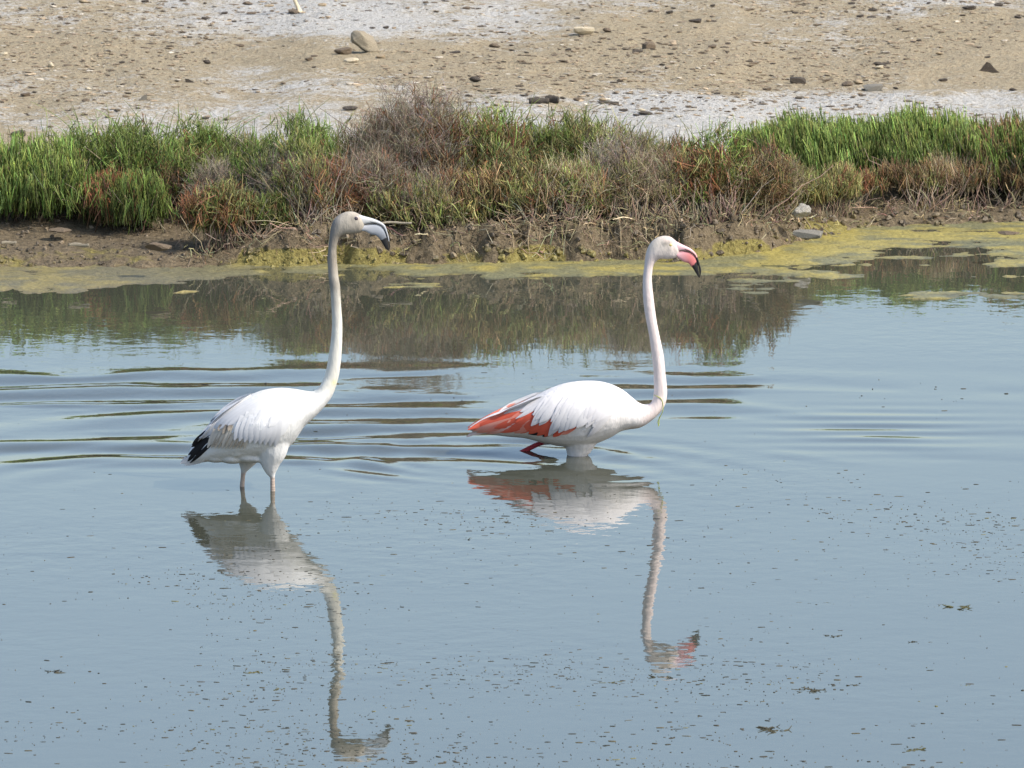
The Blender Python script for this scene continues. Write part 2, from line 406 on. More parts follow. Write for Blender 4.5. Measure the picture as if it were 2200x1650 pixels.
    if wisps:                                             # long arching shoots above the crown
        N = wisps; i = rng.choice(len(cl), N); c = np.array([cl[k][:4] for k in i])
        B = np.stack([c[:, 0] + rng.normal(0, .05, N), c[:, 1] + rng.normal(0, .05, N), c[:, 2] * .75], 1)
        D = np.stack([rng.normal(.15, .35, N), rng.normal(0, .2, N), np.full(N, 1.)], 1)
        cb, ct = palcol('bright', N); build('shoots', [stems(B, D, rng.uniform(.09, .17, N), np.full(N, .0021), np.stack([rng.normal(-.15, .4, N), rng.normal(0, .1, N), np.full(N, -.08)], 1), cb, ct, 7, .004, .4)], M_leaf)
    if roots:                                             # bleached roots spilling over the bank below the shrub
        N = roots * 2; x = rng.uniform(-rx * .9, rx * .9, N)
        yb = shore(x + base.x) - base.y
        y = yb + rng.uniform(.04, .30, N)
        z = ground_z(x + base.x, y + base.y) - base.z + rng.uniform(-.005, .03, N)
        D = np.stack([rng.normal(0, .6, N), rng.normal(-.35, .35, N), rng.normal(.15, .55, N)], 1)
        cb, ct = palcol('straw', N, .3); cb *= .75
        build('roots', [stems(np.stack([x, y, z], 1), D, rng.uniform(.02, .085, N), .0008 + .0022 * rng.random(N) ** 2, rng.normal(0, .5, (N, 3)) + np.array([0, -.15, -.3]), cb, ct, 5, .08, .4)], M_twig)
    for i in range(gnarl):
        x0 = rng.uniform(-rx, rx); q_ = random.random()
        ys = float(shore(x0 + base.x)) - base.y; pts = []
        for t_ in np.linspace(0, 1, 7):
            xx, yy = x0 + t_ * rng.normal(0, .02) + .03 * q_ * t_ + .008 * math.sin(t_ * 9 + i), ys + .24 - .22 * t_ + rng.normal(0, .008)
            zz = gz(xx + base.x, yy + base.y) - base.z + .018 * math.sin(math.pi * min(1, t_ * 1.15)) * (.2 + q_) + rng.normal(0, .004)
            pts.append((xx, yy, zz, (.0050 - .0036 * t_) * (.45 + .6 * q_) * rng.uniform(.7, 1.3)))
        V, F = tube(pts, 7, 22); m_ = bpy.data.meshes.new('root'); m_.from_pydata([tuple(v) for v in V], [], F)
        for f in m_.polygons: f.use_smooth = True
        setcol(m_, np.clip(np.array([(.22, .172, .108)]) * rng.uniform(.6, 1.25) * (1 + rng.normal(0, .25, (len(V), 1))), 0, 1)); link('root', m_, M_twig, e)
    return e

g, b_, o_, r_, ru, dr_, gr, stw = ('green_stems', 'green'), ('bright_stems', 'bright'), ('olive_stems', 'olive'), ('red_stems', 'red'), ('rusty_stems', 'rust'), ('dry_twigs', 'dry'), ('grey_twigs', 'grey'), ('straw_twigs', 'straw')
def mx(*a): 
    s = sum(v for _, v in a); return [(k[0], k[1], v / s) for k, v in a]
UPR = dict(up=1.05, spread=.16, sprig=(.045, .085), rad=.0019, curl=.12)
# left group
shrub('glasswort_shrub', 'bright green upright glasswort shrub above the bare mud slope, beside a dark hollow', 60, 455, 190, .31, .30, mx((b_, .7), (g, .3)), 5580, clumps=16, **UPR)
shrub('glasswort_shrub', 'green glasswort edge clump trailing over the mud at the shrubs open end', -180, 455, 140, .29, .30, mx((b_, .6), (g, .4)), 2790, clumps=9, **UPR)
shrub('glasswort_shrub', 'wispy light green glasswort shrub with arching shoots against the sand, red patch before it', 300, 440, 210, .37, .28, mx((b_, .75), (g, .2), (r_, .05)), 5890, clumps=16, wisps=70, up=.8, spread=.33)
shrub('glasswort_shrub', 'light green glasswort behind the dead grey shrub, thin shoots over the sand', 470, 428, 105, .31, .2, mx((b_, .6), (o_, .3), (r_, .1)), 3200, clumps=10, wisps=40, up=.8, spread=.33, hv=(.8, 1.05))
shrub('glasswort_shrub', 'dark rusty red glasswort clump before the wispy light green shrub', 370, 450, 120, .27, .16, mx((r_, .35), (ru, .35), (o_, .3)), 2790, clumps=9)
shrub('glasswort_shrub', 'green glasswort clump leaning over the mud, red tips at one side', 300, 468, 130, .19, .18, mx((g, .5), (b_, .25), (r_, .25)), 2945, clumps=9, **UPR)
shrub('dry_shrub', 'small grey brown twiggy dead shrub among green and red glasswort', 450, 455, 110, .22, .20, mx((gr, .5), (dr_, .35), (o_, .15)), 3410, clumps=9, up=.45, spread=.5)
shrub('glasswort_shrub', 'light green glasswort tuft with shoots reaching above the sand, dark gap beside it', 640, 440, 95, .36, .2, mx((b_, .7), (o_, .25), (r_, .05)), 3410, clumps=8, wisps=35, up=.8, spread=.33)
shrub('glasswort_shrub', 'low green glasswort clump with pale twigs behind, beside the dead grey shrub', 545, 425, 70, .24, .16, mx((b_, .6), (gr, .4)), 1705, clumps=6, up=.7, spread=.4)
shrub('glasswort_shrub', 'mixed green and red glasswort on the mud edge below the dead grey shrub', 500, 505, 130, .19, .17, mx((o_, .5), (g, .22), (r_, .28)), 3565, clumps=10, roots=60)
shrub('glasswort_shrub', 'red tipped glasswort overhanging the bank behind the grey headed flamingo neck', 680, 515, 95, .23, .18, mx((r_, .4), (o_, .3), (dr_, .2), (g, .1)), 3410, clumps=9, roots=90, gnarl=4)
shrub('dry_shrub', 'grey dead twigs tangled between red tipped glasswort and the tall brown shrub', 620, 455, 95, .24, .2, mx((gr, .55), (dr_, .3), (o_, .15)), 3100, clumps=8, up=.4, spread=.5)
# centre
shrub('dry_shrub', 'tallest grey brown dry shrub with a rusty red crown', 880, 432, 145, .41, .28, mx((dr_, .42), (gr, .28), (r_, .2), (o_, .10)), 7130, clumps=15, up=.6, spread=.42)
shrub('dry_shrub', 'brown twiggy shrub shading a dark hollow above the grey headed flamingo bill', 790, 470, 85, .25, .18, mx((dr_, .5), (gr, .3), (r_, .2)), 2945, clumps=8, up=.45, spread=.5)
shrub('glasswort_shrub', 'light green glasswort shrub with long shoots beside the tallest dry shrub', 1030, 425, 130, .36, .22, mx((b_, .55), (o_, .3), (r_, .15)), 4340, clumps=11, wisps=60, up=.8, spread=.36)
shrub('glasswort_shrub', 'low green glasswort ridge with red flecks bordering the white salt crust', 1240, 425, 150, .31, .22, mx((b_, .30), (o_, .42), (r_, .16), (dr_, .12)), 4495, clumps=12, wisps=45, up=.8, spread=.36)
shrub('glasswort_shrub', 'green glasswort clump with fresh upright tips over the bank, beside red stems', 920, 490, 105, .22, .2, mx((g, .3), (o_, .35), (r_, .25), (dr_, .1)), 3875, clumps=10, roots=70, gnarl=3)
shrub('glasswort_shrub', 'rusty brown and green glasswort mound in the middle of the bank', 1080, 480, 140, .26, .22, mx((ru, .3), (o_, .38), (b_, .12), (r_, .2)), 5270, clumps=12, roots=90, gnarl=4)
shrub('glasswort_shrub', 'green and red glasswort hanging over pale roots and dark bank hollows', 1200, 510, 130, .21, .18, mx((o_, .45), (b_, .08), (r_, .27), (stw, .2)), 4340, clumps=11, roots=160, gnarl=9)
shrub('dry_shrub', 'pale grey dead shrub behind the pink billed flamingo head', 1350, 455, 125, .30, .22, mx((gr, .5), (dr_, .22), (o_, .18), (r_, .10)), 5425, clumps=12, up=.55, spread=.45)
shrub('dry_shrub', 'straw coloured tangled dry shrub at the bank foot near the pink bill', 1400, 520, 110, .22, .18, mx((stw, .35), (dr_, .25), (o_, .25), (r_, .15)), 4495, clumps=10, roots=180, gnarl=10, up=.55, spread=.45)
shrub('glasswort_shrub', 'dark green glasswort tuft between the pale dead shrub and the bright green bed', 1455, 415, 85, .23, .18, mx((g, .5), (b_, .3), (ru, .2)), 2635, clumps=7, wisps=15, up=.85)
# right
shrub('glasswort_shrub', 'olive and rust glasswort mound on the point of the bank', 1560, 480, 120, .29, .22, mx((o_, .48), (b_, .12), (ru, .22), (r_, .18)), 5115, clumps=12, up=.7, spread=.4)
shrub('glasswort_shrub', 'low olive glasswort sprawling over the bank point beside the white stone', 1640, 520, 105, .20, .17, mx((o_, .45), (dr_, .25), (r_, .15), (stw, .15)), 3875, clumps=10, roots=110, gnarl=4, up=.6, spread=.45)
shrub('glasswort_shrub', 'pinkish red twiggy clump before the bright green upright bed', 1665, 425, 55, .17, .12, mx((r_, .5), (ru, .3), (b_, .2)), 1395, clumps=5)
shrub('glasswort_shrub', 'wide bright green bed of stiff upright glasswort stems', 1740, 382, 165, .26, .26, mx((b_, .8), (g, .2)), 7750, clumps=20, lean=(-.12, 0), up=1.05, spread=.14, sprig=(.05, .095), rad=.0020, curl=.08, hv=(.86, 1.03))
shrub('glasswort_shrub', 'dense green bed of upright glasswort with a deep shaded hollow beneath', 1980, 384, 170, .27, .27, mx((b_, .6), (g, .35), (ru, .05)), 7750, clumps=20, lean=(-.12, 0), up=1.05, spread=.14, sprig=(.05, .095), rad=.0020, curl=.08, hv=(.86, 1.03))
shrub('glasswort_shrub', 'darker green upright glasswort with brownish tops next to the dense green bed', 2180, 388, 110, .27, .26, mx((g, .5), (b_, .25), (ru, .25)), 4960, clumps=13, lean=(-.1, 0), up=1.05, spread=.16, sprig=(.05, .095), rad=.0020, curl=.08, hv=(.86, 1.03))
shrub('glasswort_shrub', 'dark green glasswort at the far end of the green bed by a bank hollow', 2400, 400, 140, .26, .26, mx((g, .6), (ru, .4)), 4030, clumps=11, up=1.0, spread=.18, sprig=(.05, .095), rad=.0020, curl=.08, hv=(.86, 1.03))
shrub('glasswort_shrub', 'low rusty glasswort fringe below the wide bright green bed', 1790, 440, 130, .12, .16, mx((ru, .5), (o_, .3), (r_, .2)), 3100, clumps=9, roots=50, sprig=(.025, .05), up=.9, spread=.25)
shrub('glasswort_shrub', 'low reddish glasswort fringe on crumbling mud below the dense green bed', 1985, 452, 130, .11, .15, mx((ru, .6), (o_, .2), (stw, .2)), 3255, clumps=10, roots=70, sprig=(.025, .05), up=.9, spread=.25)
shrub('glasswort_shrub', 'brown glasswort fringe over dark mud hollows at the end of the green bed', 2160, 454, 110, .11, .15, mx((ru, .6), (dr_, .4)), 2325, clumps=8, roots=50, sprig=(.025, .05), up=.9, spread=.25)

# ------------------------------------------------------------------ stones
def rock_mesh(name, seed, flat=.6, boxy=0.0, sub=2, rough=.28, lo=.45):
    r = np.random.default_rng(seed); bm = bmesh.new()
    bmesh.ops.create_icosphere(bm, subdivisions=sub, radius=1)
    pl = [(Vector(r.normal(0, 1, 3)).normalized(), r.uniform(lo, .85 if lo < .7 else .95)) for _ in range(9)]
    if boxy: pl += [(Vector(v), boxy) for v in ((1, 0, 0), (-1, 0, 0), (0, 1, 0), (0, -1, 0), (0, 0, 1), (0, 0, -1))]
    for v in bm.verts:
        p = v.co.copy()
        for nrm, dd in pl:
            q = p.dot(nrm)
            if q > dd: p -= nrm * (q - dd)
        v.co = p * (1 + r.uniform(-rough, rough) * .12)
        v.co.z *= flat
    zmin = min(v.co.z for v in bm.verts); mxx = max(abs(v.co.x) for v in bm.verts)
    for v in bm.verts: v.co.x /= mxx; v.co.y /= mxx; v.co.z = (v.co.z - zmin) / mxx
    me = bpy.data.meshes.new(name); bm.to_mesh(me); bm.free(); return me
SM = {'dark': mat_plain('dark_stone', (.085, .070, .055), .85, .2, 30, .45, .006), 'brown': mat_plain('brown_stone', (.17, .13, .09), .85, .2, 30, .4, .006),
      'tan': mat_plain('tan_stone', (.40, .31, .20), .85, .2, 30, .3, .006), 'cream': mat_plain('cream_stone', (.58, .49, .34), .85, .2, 30, .25, .005),
      'grey': mat_plain('grey_stone', (.24, .22, .18), .85, .2, 30, .35, .006), 'white': mat_plain('white_stone', (.46, .43, .37), .85, .2, 40, .45, .012)}
RM = {}
for kname in SM:
    for v_ in range(3):
        m_ = rock_mesh('stone', 40 + v_, .75 if v_ else .5); m_.materials.append(SM[kname]); RM[kname, v_] = m_
def stone(px, py, wpx, hf=None, kind='dark', label=None, group=None, mesh=None, rot=None, dep=.8, name='stone', cat='stone', sink=.12):
    p = Gg(px, py); sc = FPX / p.y; hw = wpx / 2 / sc
    o = link(name, mesh or RM[kind, random.randrange(3)], None)
    zt = hf / sc if hf else hw * random.uniform(.45, .8)
    zmax = max(v.co.z for v in o.data.vertices)
    o.location = (p.x, p.y + hw * dep, p.z - zt * sink); o.scale = (hw, hw * dep, zt * (1 + sink) / zmax)
    o.rotation_euler = (0, 0, random.uniform(-.4, .4) if rot is None else rot)
    if group:
        near = [(math.hypot(px - a, (py - b) * 1.6), t_) for a, b, t_ in LM]; dd, t_ = min(near)
        soil = 'on the white salt crust behind the shrubs' if py > 200 else 'on the tan sand beyond the salt crust'
        size = 'larger ' if wpx >= 24 else ('tiny ' if wpx < 14 else 'small ')
        label = size + label + (' ' + t_ if dd < 75 else ' ' + soil)
    return tag(o, label, cat, group)
LM = [(785, 100, 'beside the biggest boulder'), (2124, 150, 'near the dark triangular stone'), (1715, 175, 'near the dark brick shaped stone'), (1876, 190, 'near the grey rectangular block'), (1254, 70, 'near the pale cream block'), (1170, 220, 'beside the short driftwood log'), (1308, 225, 'beside the thin driftwood stick'), (640, 15, 'near the leaning stake'), (1394, 100, 'near the cube like stone'), (410, 175, 'near the dark wedge shaped stone'), (306, 210, 'near the grey slanted stone'), (110, 143, 'near the cream round pebble')]
def own(seed, kind, **kw):
    m_ = rock_mesh('stone', seed, **kw); m_.materials.append(SM[kind]); return m_
def peak_mesh(name, pts, depth, mat):                    # upright slab with a given side outline, worn edges
    bm = bmesh.new(); f, bk = [], []
    for x, z in pts: f.append(bm.verts.new((x, -depth, z))); bk.append(bm.verts.new((x * .85, depth, z * .9)))
    bm.faces.new(f); bm.faces.new(bk[::-1]); k = len(pts)
    for i in range(k): bm.faces.new((f[i], bk[i], bk[(i + 1) % k], f[(i + 1) % k]))
    bmesh.ops.recalc_face_normals(bm, faces=bm.faces)
    bmesh.ops.bevel(bm, geom=bm.edges[:], offset=.08, segments=2, affect='EDGES', profile=.6)
    bmesh.ops.triangulate(bm, faces=bm.faces)
    bmesh.ops.subdivide_edges(bm, edges=bm.edges[:], cuts=1, use_grid_fill=True)
    for v in bm.verts: v.co += Vector(rng.normal(0, .022, 3))
    me = bpy.data.meshes.new(name); bm.to_mesh(me); bm.free(); me.materials.append(mat); return me
def boulder_mesh():
    q = np.random.default_rng(9); bm = bmesh.new(); bmesh.ops.create_icosphere(bm, subdivisions=4, radius=1)
    pl = [(Vector(v).normalized(), dd) for v, dd in (((-1, -.3, -.75), .52), ((.75, -.35, .65), .60), ((-.15, -1, .15), .62), ((-1, -.15, .15), .72), ((.1, -.2, 1), .84), ((.55, -.75, .1), .66), ((1, .2, -.1), .72), ((-.5, -.55, .75), .74), ((.2, 1, .3), .7))]
    for v in bm.verts:
        p = v.co.copy()
        for nrm, dd in pl:
            t_ = p.dot(nrm)
            if t_ > dd: p -= nrm * (t_ - dd) * .96
        a = np.array([p.x * 3 + p.y, p.z * 3 - p.y * 2]); nz = float(fbm(np.array([a[0] + 9]), np.array([a[1] + 9]), 3, 4)[0]) - .5
        p *= 1 + nz * .22
        p.x += -.28 * (p.z + .6) + max(0, -p.z - .35) * max(0, p.x) * .9
        v.co = p
    zmin = min(v.co.z for v in bm.verts); mxx = max(abs(v.co.x) for v in bm.verts)
    for v in bm.verts: v.co.x /= mxx; v.co.y /= mxx; v.co.z = (v.co.z - zmin) / mxx
    me = bpy.data.meshes.new('stone'); bm.to_mesh(me); bm.free(); [setattr(f, 'use_smooth', True) for f in me.polygons]
    me.materials.append(mat_plain('boulder_rock', (.33, .28, .20), .9, .15, 18, .35, .01)); return me
bould = boulder_mesh()
stone(787, 114, 68, 46, 'grey', 'biggest boulder on the sand, upright with a sloping side and pale streaked top', mesh=bould, rot=0, dep=.8, name='boulder', cat='boulder')
tri = peak_mesh('stone', [(-1, 0), (-.7, .3), (-.15, .95), (.1, .9), (.5, .45), (1, .05)], .5, SM['dark'])
stone(2124, 156, 50, 22, 'dark', 'dark triangular pointed stone standing alone on the tan sand', mesh=tri, rot=0, dep=.7)
blk = own(3, 'dark', flat=.6, boxy=.55, rough=.1); blk2 = own(4, 'grey', flat=.5, boxy=.55, rough=.1); blk3 = own(5, 'cream', flat=.6, boxy=.55, rough=.1)
stone(1715, 180, 34, 13, 'dark', 'dark rectangular brick shaped stone on the sand', mesh=blk, rot=.05)
stone(1876, 197, 42, 14, 'grey', 'grey weathered rectangular block half sunk in the sand', mesh=blk2, rot=0)
stone(1254, 76, 44, 16, 'cream', 'pale cream rectangular block on the sand', mesh=blk3, rot=.1)
stone(1394, 105, 24, 14, 'dark', 'small dark cube like stone with a pale top', mesh=own(6, 'brown', flat=.8, boxy=.55, rough=.1), rot=.5)
def log_mesh(name, L=1.0, r=.16, seed=1, mat=None, bend=.08):
    q = np.random.default_rng(seed); n, k = 10, 8; V = []
    for i in range(n):
        t_ = i / (n - 1); rr = r * (1 - .35 * abs(t_ - .45)) * q.uniform(.85, 1.12)
        for j in range(k):
            a = 2 * math.pi * j / k; rj = rr * q.uniform(.9, 1.1)
            V.append((-1 + 2 * L * t_, rj * math.cos(a) + bend * math.sin(3 * t_), r + rj * math.sin(a) * .85 + .1 * bend * math.sin(6 * t_)))
    F = [(i * k + j, i * k + (j + 1) % k, (i + 1) * k + (j + 1) % k, (i + 1) * k + j) for i in range(n - 1) for j in range(k)]
    F += [tuple(range(k))[::-1], tuple(range((n - 1) * k, n * k))]
    me = bpy.data.meshes.new(name); me.from_pydata(V, [], F); me.materials.append(mat or SM['dark'])
    for p_ in me.polygons: p_.use_smooth = True
    return me
M_wood = mat_plain('weathered_wood', (.10, .085, .070), .9, .15, 25, .5, .006)
stone(1158, 226, 44, 15, label='short dark driftwood log lying on the white salt crust', mesh=log_mesh('log', 1, .25, 2, M_wood), rot=.0, dep=1, name='driftwood_log', cat='driftwood')
stone(1186, 223, 32, 18, label='dark split driftwood chunk leaning against the short log', mesh=log_mesh('log', 1, .3, 3, M_wood, .3), rot=-.5, dep=1, name='driftwood_chunk', cat='driftwood')
stone(1308, 228, 44, 9, label='thin dark driftwood stick half buried in the salt crust', mesh=log_mesh('log', 1, .12, 4, M_wood), rot=-.08, dep=1, name='driftwood_stick', cat='driftwood')
stone(1386, 248, 34, 8, label='flat dark stone on the salt crust just behind the glasswort', mesh=own(8, 'dark', flat=.3), rot=0)
stone(410, 179, 26, 10, label='dark wedge shaped stone on the pale salty ground', mesh=peak_mesh('stone', [(-1, .9), (-.5, .8), (.3, .35), (1, .05), (.6, 0), (-.8, 0)], .5, SM['dark']), rot=0)
stone(306, 216, 20, 14, label='grey slanted stone near the tips of the arching green shoots', mesh=peak_mesh('stone', [(-1, 0), (-.2, .6), (.9, 1), (1, .3), (.7, 0)], .5, SM['grey']), rot=0)
stone(110, 147, 15, 13, 'cream', 'pale cream round pebble standing out on the tan sand', rot=0)
stone(1723, 463, 44, 24, 'white', 'white rounded stone nestled in the shrubs on the bank point', mesh=own(21, 'white', flat=.6, lo=.62, sub=3, rough=.9), rot=.4, sink=.3)
stone(340, 540, 58, 18, 'brown', 'rounded brown stone on the mud slope under the shrubs', mesh=own(13, 'brown', flat=.5), rot=0)
slab = own(14, 'grey', flat=.16, boxy=.6, rough=.1)
stone(1737, 512, 62, 16, 'grey', 'grey flat slab tilted at the water edge of the bank point', mesh=slab, rot=-.3, dep=.5)
stone(2168, 506, 50, 8, 'brown', 'flat brown stone in the yellow algae shallows', mesh=own(15, 'brown', flat=.3), rot=0)
M_pale = mat_plain('bleached_wood', (.29, .255, .195), .9, .15, 30, .3, .005)
stone(168, 533, 46, 9, label='bleached pale stick lying on the bare mud slope', mesh=log_mesh('log', 1, .09, 6, M_pale, .22), rot=-.06, dep=1, name='driftwood_stick', cat='driftwood')
stone(18, 527, 34, 8, label='short bent pale stick at the open end of the mud slope', mesh=log_mesh('log', 1, .12, 7, M_pale, .2), rot=.25, dep=1, name='driftwood_stick', cat='driftwood')
stone(128, 501, 52, 9, 'brown', 'flat brown stone beside the bright green upright glasswort on mud', mesh=own(22, 'brown', flat=.25), rot=.15)
stone(850, 487, 70, 7, label='pale crooked branch on the bank in front of the grey flamingo bill', mesh=log_mesh('log', 1, .09, 9, M_pale, .35), rot=.12, dep=1, name='dead_branch', cat='branch', sink=.05)
# leaning stake at the top of the flat
def stake():
    p = Gg(640, 26); sc = FPX / p.y; e = empty('stake', p)
    q = np.random.default_rng(5); V, F, k, n = [], [], 9, 9
    prof = [(0, .30), (.15, .20), (.4, .145), (.8, .12), (1.3, .11), (2.2, .10), (3.5, .095), (4.6, .09), (4.8, .05)]
    for i, (h, r) in enumerate(prof):
        for j in range(k):
            a = 2 * math.pi * j / k; rr = r * q.uniform(.85, 1.15)
            V.append((.035 * (-h * .55 + .3 + rr * math.cos(a) * 2.0), .035 * rr * math.sin(a) * 2.0, .045 * h - .005))
    F = [(i * k + j, i * k + (j + 1) % k, (i + 1) * k + (j + 1) % k, (i + 1) * k + j) for i in range(n - 1) for j in range(k)] + [tuple(range((n - 1) * k, n * k))]
    m_ = bpy.data.meshes.new('post'); m_.from_pydata(V, [], F); [setattr(f, 'use_smooth', True) for f in m_.polygons]
    link('post', m_, SM['cream'], e)
    f_ = link('foot_shade_lump', own(17, 'brown', flat=.45), None, e); f_.scale = (.03, .035, .024); f_.location = (-.012, -.01, -.006)  # brown lump set in place of the shadow at the post's foot
    return tag(e, 'pale leaning stake stuck in the salt flat, its top out of view', 'stake')
stake()
# groups of look-alike stones whose place was read from the photograph
DK, PL, BR = ('dark stone', 'dark stones on the flat'), ('pale tan pebble', 'pale pebbles on the flat'), ('brown stone', 'brown stones on the flat')
for px, py, wd in [(277, 6, 20), (313, 7, 20), (483, 31, 18), (440, 43, 18), (800, 62, 14), (830, 62, 16), (936, 70, 14), (980, 118, 30), (445, 138, 22), (262, 136, 14), (675, 146, 12), (955, 145, 10), (1022, 177, 30), (752, 237, 34),
                   (1500, 50, 26), (1490, 48, 22), (1370, 114, 24), (1442, 118, 16), (1700, 125, 8), (1790, 106, 10), (1803, 104, 10), (1962, 92, 14), (1975, 90, 14), (2088, 80, 14), (2123, 127, 16), (1890, 143, 34), (1846, 168, 24), (2028, 176, 24),
                   (1541, 203, 14), (1585, 204, 14), (1830, 10, 16), (1996, 9, 12), (1875, 25, 20), (1850, 38, 20), (2085, 22, 36), (2188, 40, 20), (1872, 40, 22), (2178, 196, 20), (1120, 274, 14), (1340, 240, 20), (1440, 30, 20), (1210, 214, 16), (1532, 14, 14), (1100, 110, 16), (1222, 110, 18), (1532, 48, 18), (1240, 42, 14), (1925, 192, 14), (2146, 14, 20), (5, 18, 22), (42, 296, 40), (440, 257, 20), (486, 260, 16)]:
    stone(px, py, wd, None, 'dark', DK[0], DK[1], sink=.1)
for px, py, wd in [(50, 22, 26), (180, 8, 24), (8, 119, 18), (137, 168, 16), (190, 194, 18), (160, 193, 10), (578, 15, 22), (692, 14, 20), (755, 134, 32), (820, 126, 26), (944, 193, 20), (918, 210, 14), (847, 62, 12), (528, 264, 12), (2020, 118, 20), (1845, 182, 26), (1892, 148, 22), (1234, 150, 14), (1524, 47, 16), (1340, 46, 20), (1420, 50, 18), (1296, 218, 22), (1380, 240, 20), (2094, 166, 10)]:
    stone(px, py, wd, None, 'cream' if random.random() < .4 else 'tan', PL[0], PL[1], sink=.15)
for px, py, wd in [(664, 131, 20), (675, 122, 16), (1064, 104, 28), (540, 31, 22), (533, 12, 26), (516, 101, 18), (660, 178, 16), (56, 208, 26), (184, 219, 18), (125, 218, 12), (130, 41, 16), (915, 8, 16), (932, 9, 18), (1002, 20, 20), (1003, 1, 20), (1620, 138, 18), (1532, 104, 26), (1540, 90, 12), (1820, 186, 26), (1240, 217, 18), (1650, 195, 24), (1905, 165, 16), (1480, 232, 16), (740, 118, 46), (2165, 10, 20), (1305, 70, 24)]:
    stone(px, py, wd, None, 'brown', BR[0], BR[1], sink=.15)
# uncountable clods and grit of the flat
def clods(N, ylo, yhi, smin, smax, mask=None):
    base = [rock_mesh('c', 200 + i, .5, sub=1) for i in range(6)]
    out = []
    px, py = rng.uniform(-150, 2350, N), ylo + (yhi - ylo) * rng.uniform(0, 1, N)
    z0 = np.full(N, .15); 
    dx = (px - 1100) / FPX; v = -(py - 825) / FPX; c, s = math.cos(PITCH), math.sin(PITCH)
    for _ in range(3):
        tt = (z0 - CAM_H) / (-s + v * c); x, y = dx * tt, (c + v * s) * tt; z0 = ground_z(x, y)
    dens = fbm(x * 1.1, y * .5, 301, 3); kp = (rng.random(N) < smooth(.3, .65, dens)) & (y - shore(x) > 1.45)
    x, y, z0 = x[kp], y[kp], z0[kp]; n = len(x)
    sz = smin + (smax - smin) * rng.random(n) ** 6; rot = rng.normal(0, .8, n)
    pal = np.array([(.10, .08, .06), (.20, .155, .105), (.36, .28, .19), (.46, .41, .33), (.29, .225, .15)]); ci = rng.choice(5, n, p=[.22, .28, .24, .11, .15])
    Vs, Fs, Cs, off = [], [], [], 0
    for bi, bmh in enumerate(base):
        bv = np.array([v_.co[:] for v_ in bmh.vertices]); bf = np.array([p_.vertices[:] for p_ in bmh.polygons])
        sel = np.arange(n) % 6 == bi; m = int(sel.sum())
        cx, sx_ = np.cos(rot[sel])[:, None], np.sin(rot[sel])[:, None]
        asp = rng.uniform(.5, 1.0, (m, 1)); hh = rng.uniform(.25, .75, (m, 1)); S = sz[sel][:, None]
        vx, vy = bv[None, :, 0] * S * rng.uniform(.7, 1.8, (m, 1)), bv[None, :, 1] * S * asp
        VV = np.stack([vx * cx - vy * sx_ + x[sel][:, None], vx * sx_ + vy * cx + y[sel][:, None], bv[None, :, 2] * S * hh + z0[sel][:, None] - S * .12], 2)
        Vs.append(VV.reshape(-1, 3)); Fs.append((bf[None] + (np.arange(m) * len(bv))[:, None, None]).reshape(-1, 3) + off); off += m * len(bv)
        Cs.append(np.repeat(pal[ci[sel]] * np.exp(rng.normal(0, .2, (m, 1))), len(bv), 0))
    return npmesh('clods', np.concatenate(Vs), np.concatenate(Fs), np.concatenate(Cs), False)
M_clod = mat_col('earth_clods', .9, .15, 0, 60, .3, .003)
tag(link('gravel', clods(36000, -30, 300, .0024, .0145), M_clod), 'fine clods and grit strewn over the dry salt flat', 'gravel', kind='stuff')
# crumbled mud lumps along the bank face
def mud_lumps():
    base = [rock_mesh('c', 300 + i, .8, sub=2, rough=1.6) for i in range(4)]; Vs, Fs, Cs, off = [], [], [], 0
    N = 1100; x = rng.uniform(-2.4, 2.4, N); sh_ = shore(x); ppx = 1100 + x * 600
    dd = np.abs(rng.normal(.02, .10, N)) - .03; dd = np.where(ppx < 520, rng.uniform(-.02, .75, N), dd)
    y = sh_ + dd; z = ground_z(x, y)
    sz = .003 + .012 * rng.random(N) ** 2 * np.where(ppx < 520, .55, 1)
    for i in range(N):
        bv = np.array([v_.co[:] for v_ in base[i % 4].vertices]); bf = np.array([p_.vertices[:] for p_ in base[i % 4].polygons])
        a = rng.uniform(0, 6.28); c, s = math.cos(a), math.sin(a); S = sz[i]
        V = np.stack([(bv[:, 0] * c - bv[:, 1] * s) * S + x[i], (bv[:, 0] * s + bv[:, 1] * c) * S + y[i], bv[:, 2] * S * rng.uniform(.7, 1.3) + z[i] - S * .35], 1)
        wet = np.clip(1 - V[:, 2] / .07, 0, 1)[:, None] * (1 if dd[i] < .12 else .15)
        wet = wet * smooth(.42, .68, fbm(V[:, 0] * 3, V[:, 1] * 3, 9, 2))[:, None] * 1.6; wet = np.clip(wet, 0, 1)
        Cs.append((np.array((.13, .10, .065)) * math.exp(rng.normal(0, .3))) * (1 - wet) + np.array((.27, .225, .07)) * wet)
        Vs.append(V); Fs.append(bf + off); off += len(bv)
    return npmesh('mud', np.concatenate(Vs), np.concatenate(Fs), np.concatenate(Cs), False)
tag(link('mud_clods', mud_lumps(), M_algae), 'crumbling mud lumps along the bank face, algae stained near the water', 'mud', kind='stuff')

